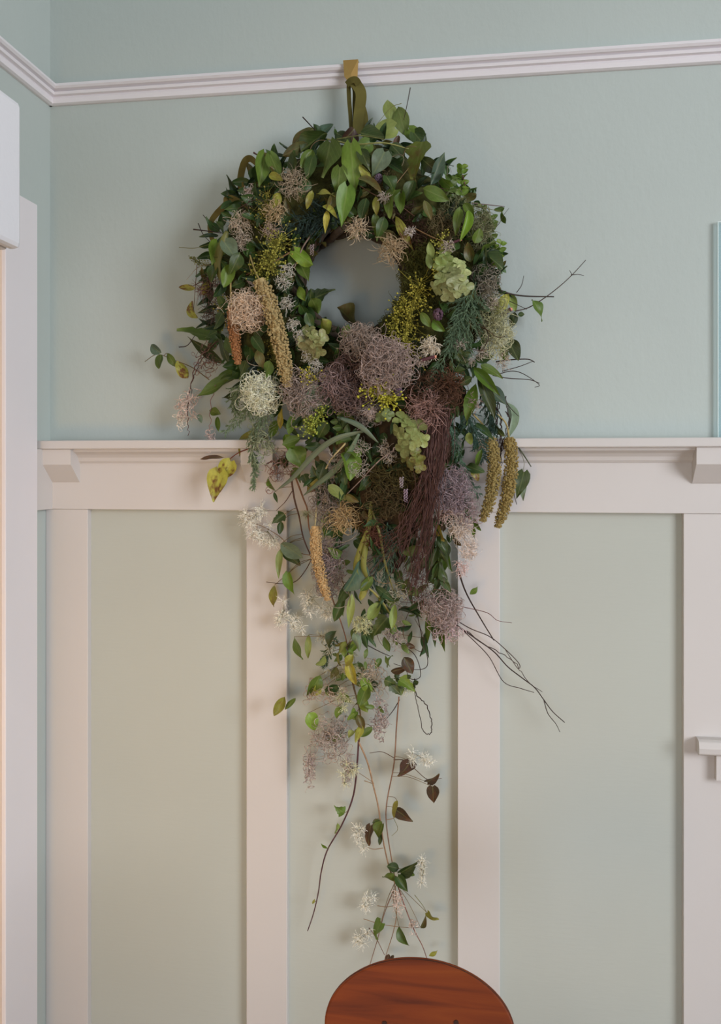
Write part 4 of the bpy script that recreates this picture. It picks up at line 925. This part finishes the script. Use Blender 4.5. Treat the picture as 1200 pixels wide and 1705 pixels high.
for x, y, s in ((478, 505, 16), (488, 540, 14), (500, 560, 14), (512, 590, 14), (525, 610, 15), (545, 628, 14), (470, 470, 16), (480, 450, 14)):
    fluff(x, y, s, s, 110, (188, 182, 170), 'hair', .165, .0005, 'lichen_tuft', 1.1)
for x, y, s in ((640, 330, 12), (745, 410, 14), (800, 590, 14), (780, 600, 14), (765, 575, 12), (820, 505, 14), (617, 690, 12), (650, 760, 14), (600, 745, 18), (640, 745, 14), (560, 770, 20), (600, 780, 22)):
    fluff(x, y, s, s, 90, (176, 164, 150), 'hair', None, .00045, 'lichen_tuft', 1.1)
fluff(640, 300, 26, 20, 160, (110, 98, 66), 'curl', .13, .0004, 'green_moss'); fluff(660, 345, 30, 24, 180, (72, 54, 44), 'curl', .13, .0005, 'rust_moss'); fluff(690, 390, 22, 30, 200, (70, 48, 36), 'curl', .14, .0005, 'rust_moss')
fluff(740, 380, 26, 26, 160, (110, 96, 66), 'curl', .14, .0004, 'green_moss'); fluff(440, 730, 22, 50, 200, (150, 156, 124), 'hang', .10, .0004, 'lichen_tuft', 1); fluff(790, 670, 12, 30, 120, (160, 140, 130), 'hair', .14, .0004, 'seed_fluff', 1.2); fluff(660, 985, 22, 26, 160, (184, 176, 150), 'hair', .09, .0004, 'seed_fluff', 1.4)
fluff(604, 1040, 16, 16, 130, (200, 200, 160), 'curl', .095, .0004, 'seed_fluff'); fluff(470, 770, 20, 30, 60, (140, 110, 96), 'hang', .09, .0004, 'hanging_moss', 1); fluff(455, 790, 14, 34, 36, (140, 100, 88), 'hang', .08, .0004, 'hanging_moss', 1)

for x, y, rx, ry in ((692, 420, 26, 34), (690, 470, 28, 36), (672, 520, 24, 30), (705, 500, 24, 30), (650, 545, 20, 20), (720, 440, 22, 30)):
    fluff(x, y, rx, ry, 420, (84, 84, 36), 'curl', .128, .0004, 'green_moss', 0.6)
# ---- white starry clematis clusters
def stars(cx, cy, rx, ry, n, d, c=(250, 248, 238), L=13, name='clematis_seed_cluster'):
    g = Geo(); g2 = Geo(); c0 = P(cx, cy, d)
    st = []
    for i in range(n):
        x, y = cx + rng.uniform(-1, 1) * rx, cy + rng.uniform(-1, 1) * ry
        p = P(x, y, d + rng.uniform(-0.008, 0.012)); st.append(p)
        m = 24; u = unit(m); w = walk(p + u * 0.0008, u, 6, rng.uniform(.6, 1.1, m) * L * S / 5, 0.25, grav=0.06)
        v, q = tubes(w, 0.00065, 3, 0.45); g.add(v, q)
    for p in st:
        v, q = tubes(np.linspace(c0 + np.array([0, 0.004, 0.004]), p, 4), 0.0005, 3); g2.add(v, q)
    balls(g2, np.array(st), 0.0017)
    o = build(name, g, M_fibre, wreath, color=col4(c), label='feathery white clematis seed cluster')
    build('stalk', g2, M_stem, o, color=col4((120, 116, 70)))
stars(424, 862, 18, 18, 9, .055, L=17); stars(445, 888, 16, 18, 8, .055); stars(425, 885, 10, 12, 4, .055, L=16)
stars(472, 1018, 12, 20, 7, .06); stars(490, 1035, 12, 12, 4, .06); stars(520, 1000, 20, 20, 8, .075, L=15); stars(540, 1020, 14, 14, 4, .075); stars(506, 860, 8, 8, 3, .075, (190, 196, 160), 9)
stars(580, 1165, 16, 14, 6, .07, (232, 232, 196)); stars(582, 1285, 14, 20, 8, .055, (236, 234, 204)); stars(695, 1262, 22, 10, 8, .048); stars(600, 1395, 8, 26, 7, .045, L=12)
stars(706, 1448, 6, 24, 6, .042, L=12); stars(612, 1500, 12, 10, 6, .038, L=12); stars(604, 1565, 9, 16, 6, .038, L=14); stars(612, 1130, 14, 16, 5, .07, (220, 216, 180)); stars(674, 1150, 10, 8, 4, .058, (226, 228, 200)); stars(535, 1075, 20, 20, 4, .068, (214, 208, 180)); stars(560, 1120, 16, 16, 4, .068, (214, 208, 180))
stars(616, 690, 10, 8, 4, .19, (222, 204, 196), 11); stars(680, 385, 8, 10, 4, .17, (226, 214, 204), 7); stars(590, 1100, 14, 12, 4, .07, (222, 220, 180), 10)

# ---- juniper / cedar sprays
def juniper(path, d, c, L=26, n=16, droop=0.3, name='juniper_spray', fwd=0.02, den=1.0):
    s = smooth_path(np.array([(p[0], p[1], p[2] if len(p) > 2 else d) for p in path]), 12); g = Geo()
    ctr = P(s[:, 0], s[:, 1], s[:, 2]); v, q = tubes(ctr, 0.0014, 5, 0.4); g.add(v, q)
    tips, tw = [], []
    for i in range(n):
        f = 0.05 + 0.95 * i / n; k = min(int(f * (len(s) - 1)), len(s) - 2)
        t = ctr[k + 1] - ctr[k]; t /= np.linalg.norm(t); sd = np.cross(t, (0, -1, 0)); sd /= np.linalg.norm(sd)
        for sg in (-1, 1):
            l = L * S * (1 - 0.65 * f) * rng.uniform(.7, 1.15)
            h = (t * 0.8 + sg * sd * rng.uniform(0.5, 0.9) + rng.normal(0, .22, 3)); h /= np.linalg.norm(h)
            b = walk(ctr[k][None], h[None], 8, l / 7, 0.12, grav=droop * 0.12); tw.append(b[0])
    tw = np.array(tw); v, q = tubes(tw, 0.0010, 3, 0.5); g.add(v, q)
    # fine scale-leaf twiglets along the side shoots
    m = int(7 * den); out = []
    for b in tw:
        for j in range(m):
            kk = 1 + j * 6 // m; t = b[kk + 1] - b[kk] if kk < 7 else b[7] - b[6]; t = t / np.linalg.norm(t)
            for _ in range(2):
                h = t + 0.75 * unit(1)[0]; h /= np.linalg.norm(h); l = rng.uniform(4, 8) * S * (1 - 0.5 * kk / 8)
                out.append(np.linspace(b[kk], b[kk] + h * l, 3) + np.array([0, 0, -1]) * np.array([0, .1, .4])[:, None] * l * droop)
    v, q = tubes(np.array(out), 0.0008, 3, 0.5); g.add(v, q)
    return build(name, g, M_fibre, wreath, color=col4(c))
JD = (62, 80, 72); JB = (112, 136, 104); JL = (140, 160, 122)
juniper([(560, 352), (520, 362), (480, 375), (462, 388)], .15, JD, 40, 20, .4); juniper([(556, 372), (520, 378), (485, 392)], .14, JD, 34, 16, .4); juniper([(505, 338), (540, 345), (565, 372)], .145, JD, 30, 12, .3)
juniper([(792, 470, .15), (775, 520, .165), (755, 570, .17), (725, 620, .165), (713, 655, .16)], .16, JB, 42, 26, .8); juniper([(800, 490, .14), (785, 530, .16), (775, 570, .16), (772, 605, .155)], .15, JB, 36, 20, .8); juniper([(775, 490, .15), (760, 540, .17), (745, 585, .17)], .15, (104, 128, 98), 34, 16, .8)
juniper([(452, 655, .13), (425, 670, .12), (405, 690, .11), (372, 722, .10)], .12, JL, 34, 18, .5); juniper([(455, 670, .13), (435, 695, .12), (420, 730, .10), (424, 775, .09)], .12, JL, 28, 18, .9); juniper([(400, 640, .12), (390, 665, .11), (392, 690, .1)], .11, JL, 24, 10, .7); juniper([(418, 750, .085), (424, 780, .08), (421, 815, .075)], .08, JL, 13, 14, .9)
juniper([(770, 680, .14), (785, 710, .13), (800, 740, .11), (806, 765, .1)], .13, (76, 104, 90), 34, 18, .6); juniper([(800, 650, .13), (815, 690, .12), (820, 725, .1)], .12, (72, 98, 84), 28, 14, .6); juniper([(745, 690, .14), (755, 730, .135), (770, 775, .12), (798, 830, .1)], .13, (100, 130, 104), 24, 18, .7)
juniper([(645, 870, .125), (640, 910, .12), (625, 950, .11), (615, 985, .1)], .12, (84, 110, 92), 34, 18, .6); juniper([(660, 900, .12), (645, 940, .115), (640, 985, .10)], .11, (96, 122, 98), 28, 16, .6); juniper([(560, 1060, .07), (545, 1090, .065), (535, 1110, .06)], .07, (96, 120, 88), 18, 10, .5)
juniper([(430, 590, .14), (422, 610, .14), (428, 635, .14)], .14, JD, 24, 10, .4); juniper([(690, 560, .15), (700, 620, .16), (690, 650, .16)], .15, (54, 66, 50), 24, 10, .4)

# ---- red-brown root bundle
n = 120
a0 = rng.normal(0, 1, n)
ends = rng.random(n)
pts = []
for i in range(n):
    x0 = 733 + 9 * a0[i]; left = ends[i] < 0.32; short = 0.32 <= ends[i] < 0.42
    if left: e = (rng.uniform(600, 690), rng.uniform(900, 985)); m1 = (718 + 10 * a0[i], 770); m2 = (690 + 14 * rng.normal(), 860)
    elif short: e = (rng.uniform(675, 725), rng.uniform(860, 900)); m1 = (724 + 12 * a0[i], 760); m2 = (712 + 12 * rng.normal(), 820)
    else: e = (rng.uniform(672, 712), rng.uniform(940, 1010)); m1 = (724 + 10 * a0[i], 770); m2 = (711 + 10 * rng.normal(), 870)
    dd = rng.uniform(-0.012, 0.014)
    pts.append(px_path([(x0, rng.uniform(672, 700), .165 + dd), (*m1, .175 + dd), (*m2, .15 + dd), (*e, .115 + dd)], m=7, wob=1.6))
g = Geo(); v, q = tubes(np.array(pts), rng.uniform(0.0006, 0.0011, n)); g.add(v, q)
build('root_bundle', g, M_stem, wreath, color=col4((92, 64, 58)), label='hanging bundle of thin red-brown roots')
# curls at the end of the roots
st = P(rng.uniform(680, 725, 40), rng.uniform(940, 1005, 40), np.full(40, .105)); v, q = tubes(walk(st, unit(40), 16, 0.0055, .35, grav=.1), .0006)
build('root_curls', Geo().add(v, q), M_stem, wreath, color=col4((96, 64, 58)))

# ---- small accents: thistle heads, cut twig ends, catkins
def pod(x, y, r, c, d, name, L=1.3):
    g = Geo(); p = P(x, y, d); u = unit(70); balls(g, p + u * r * S * 0.8 * np.array([1, 1, L]), r * S * 0.28)
    build(name, g, M_grain, wreath, color=col4(c))
pod(729, 524, 8, (96, 70, 84), .17, 'thistle_head'); pod(630, 297, 6, (112, 92, 108), .165, 'thistle_head'); pod(662, 652, 7, (104, 84, 96), .19, 'thistle_head'); pod(727, 525, 4, (120, 90, 100), .18, 'thistle_head')
def catkin(x, y, n, c, d):
    g = Geo()
    k = np.arange(n * 5); a = k * 2.4
    balls(g, P(x + 2.6 * np.cos(a), y + k * 3.6 / 5, d + 0.003 * np.sin(a)), 1.5 * S * (1 - 0.5 * k / (5 * n)))
    build('lavender_spike', g, M_grain, wreath, color=col4(c))
catkin(668, 795, 5, (186, 168, 170), .175); catkin(675, 815, 6, (170, 146, 160), .17); catkin(519, 408, 5, (160, 140, 140), .15)
def cut_end(x0, y0, x1, y1, r, d):
    v, q = tubes(px_path([(x0, y0), (x1, y1)], d), r * S, 8, 0.9); build('cut_twig', Geo().add(v, q), M_stem, wreath, smooth=True, color=col4((84, 50, 54)))
    g = Geo(); balls(g, [P(x1, y1, d)], r * S * 1.0); build('cut_twig_end', g, M_stem, wreath, smooth=True, color=col4((206, 138, 112)))
cut_end(826, 530, 850, 515, 3.4, .105); cut_end(700, 600, 724, 594, 3, .18); cut_end(752, 404, 767, 399, 2.4, .15)

# ------------------------------------------------------------------ chair
cd = 0.66                                             # back rest's distance from the wall
cc = P(697, 1712, cd); ra = float(P(857, 1712, cd)[0] - cc[0]) * 1.005; rb = float(P(697, 1611, cd)[2] - cc[2])
cxr, czr = float(cc[0]), float(cc[2])
chair = link('chair', None, (cxr, -cd - 0.2, 0.0), label='round-backed dark brown wooden chair standing in front of the wreath', cat='chair')
LEAN = 0.22                                             # the back rest leans towards the wall
def bow(x): return 0.30 * (x - cxr) ** 2                # slight hollow of the back rest
RADS = [0, .15, .3, .45, .6, .75, .9, .975, .992, 1.0]
g = Geo(); nr, na = len(RADS) - 1, 96
V = []
for side in (0, 1):
    for i in range(nr + 1):
        rr_ = RADS[i]
        for j in range(na):
            a = 2 * math.pi * j / na
            x = cxr + ra * rr_ * math.cos(a); z = czr + rb * rr_ * math.sin(a)
            yv = -cd - bow(x) + LEAN * (z - czr) + (0.0 if side == 0 else 0.010)
            if rr_ == 1: yv += 0.002 if side == 0 else -0.002
            V.append((x, yv, z))
Q = []
m = (nr + 1) * na
for i in range(nr):
    for j in range(na):
        j2 = (j + 1) % na
        Q.append((i * na + j, i * na + j2, (i + 1) * na + j2, (i + 1) * na + j)[::-1]); Q.append((m + i * na + j, m + i * na + j2, m + (i + 1) * na + j2, m + (i + 1) * na + j))
for j in range(na):
    j2 = (j + 1) % na; Q.append((nr * na + j, nr * na + j2, m + nr * na + j2, m + nr * na + j))
backrest = build('backrest', g.add(V, Q), M_chair, chair, smooth=True)
for px in (640, 759):
    p = P(px, 1704, cd); v, q = tubes(np.array([[p[0], -cd - bow(p[0]) + LEAN * (p[2] - czr) - 0.0008, p[2]], [p[0], -cd + 0.004, p[2]]]), 0.0035, 12, 1.0)
    g = Geo().add(v, q); g.add(np.vstack([v[:12], v[:12].mean(0)]), t=[((i + 1) % 12, i, 12) for i in range(12)])
    build('plug', g, M_dark, backrest)
def bar(name, a, b, r0, r1):
    v, q = tubes(np.linspace(a, b, 6), r0, 12, r1 / r0); build(name, Geo().add(v, q), M_chair, chair, smooth=True)
for sx in (-1, 1):
    bar('back_post', np.array([cxr + sx * 0.055, -cd + 0.022, czr - 0.02]), np.array([cxr + sx * 0.15, -cd - 0.05, 0.44]), 0.011, 0.014)
    bar('leg', np.array([cxr + sx * 0.15, -cd - 0.04, 0.44]), np.array([cxr + sx * 0.19, -cd + 0.02, 0.0]), 0.017, 0.012)
    bar('leg', np.array([cxr + sx * 0.15, -cd - 0.36, 0.44]), np.array([cxr + sx * 0.19, -cd - 0.42, 0.0]), 0.017, 0.012)
g = Geo(); k = 40; a = np.linspace(0, 2 * math.pi, k, endpoint=False)
sq = lambda c: np.sign(c) * np.abs(c) ** 0.65
for z0, z1 in ((0.435, 0.458),):
    ring = np.stack([cxr + 0.205 * sq(np.cos(a)), -cd - 0.21 + 0.205 * sq(np.sin(a))], 1)
    lo = np.column_stack([ring, np.full(k, z0)]); hi = np.column_stack([ring, np.full(k, z1)])
    g.add(np.vstack([lo, hi]), [(i, (i + 1) % k, (i + 1) % k + k, i + k) for i in range(k)])
    g.add(np.vstack([hi, [[cxr, -cd - 0.21, z1 - 0.004]]]), t=[(i, (i + 1) % k, k) for i in range(k)]); g.add(np.vstack([lo, [[cxr, -cd - 0.21, z0]]]), t=[((i + 1) % k, i, k) for i in range(k)])
build('seat', g, M_chair, chair)
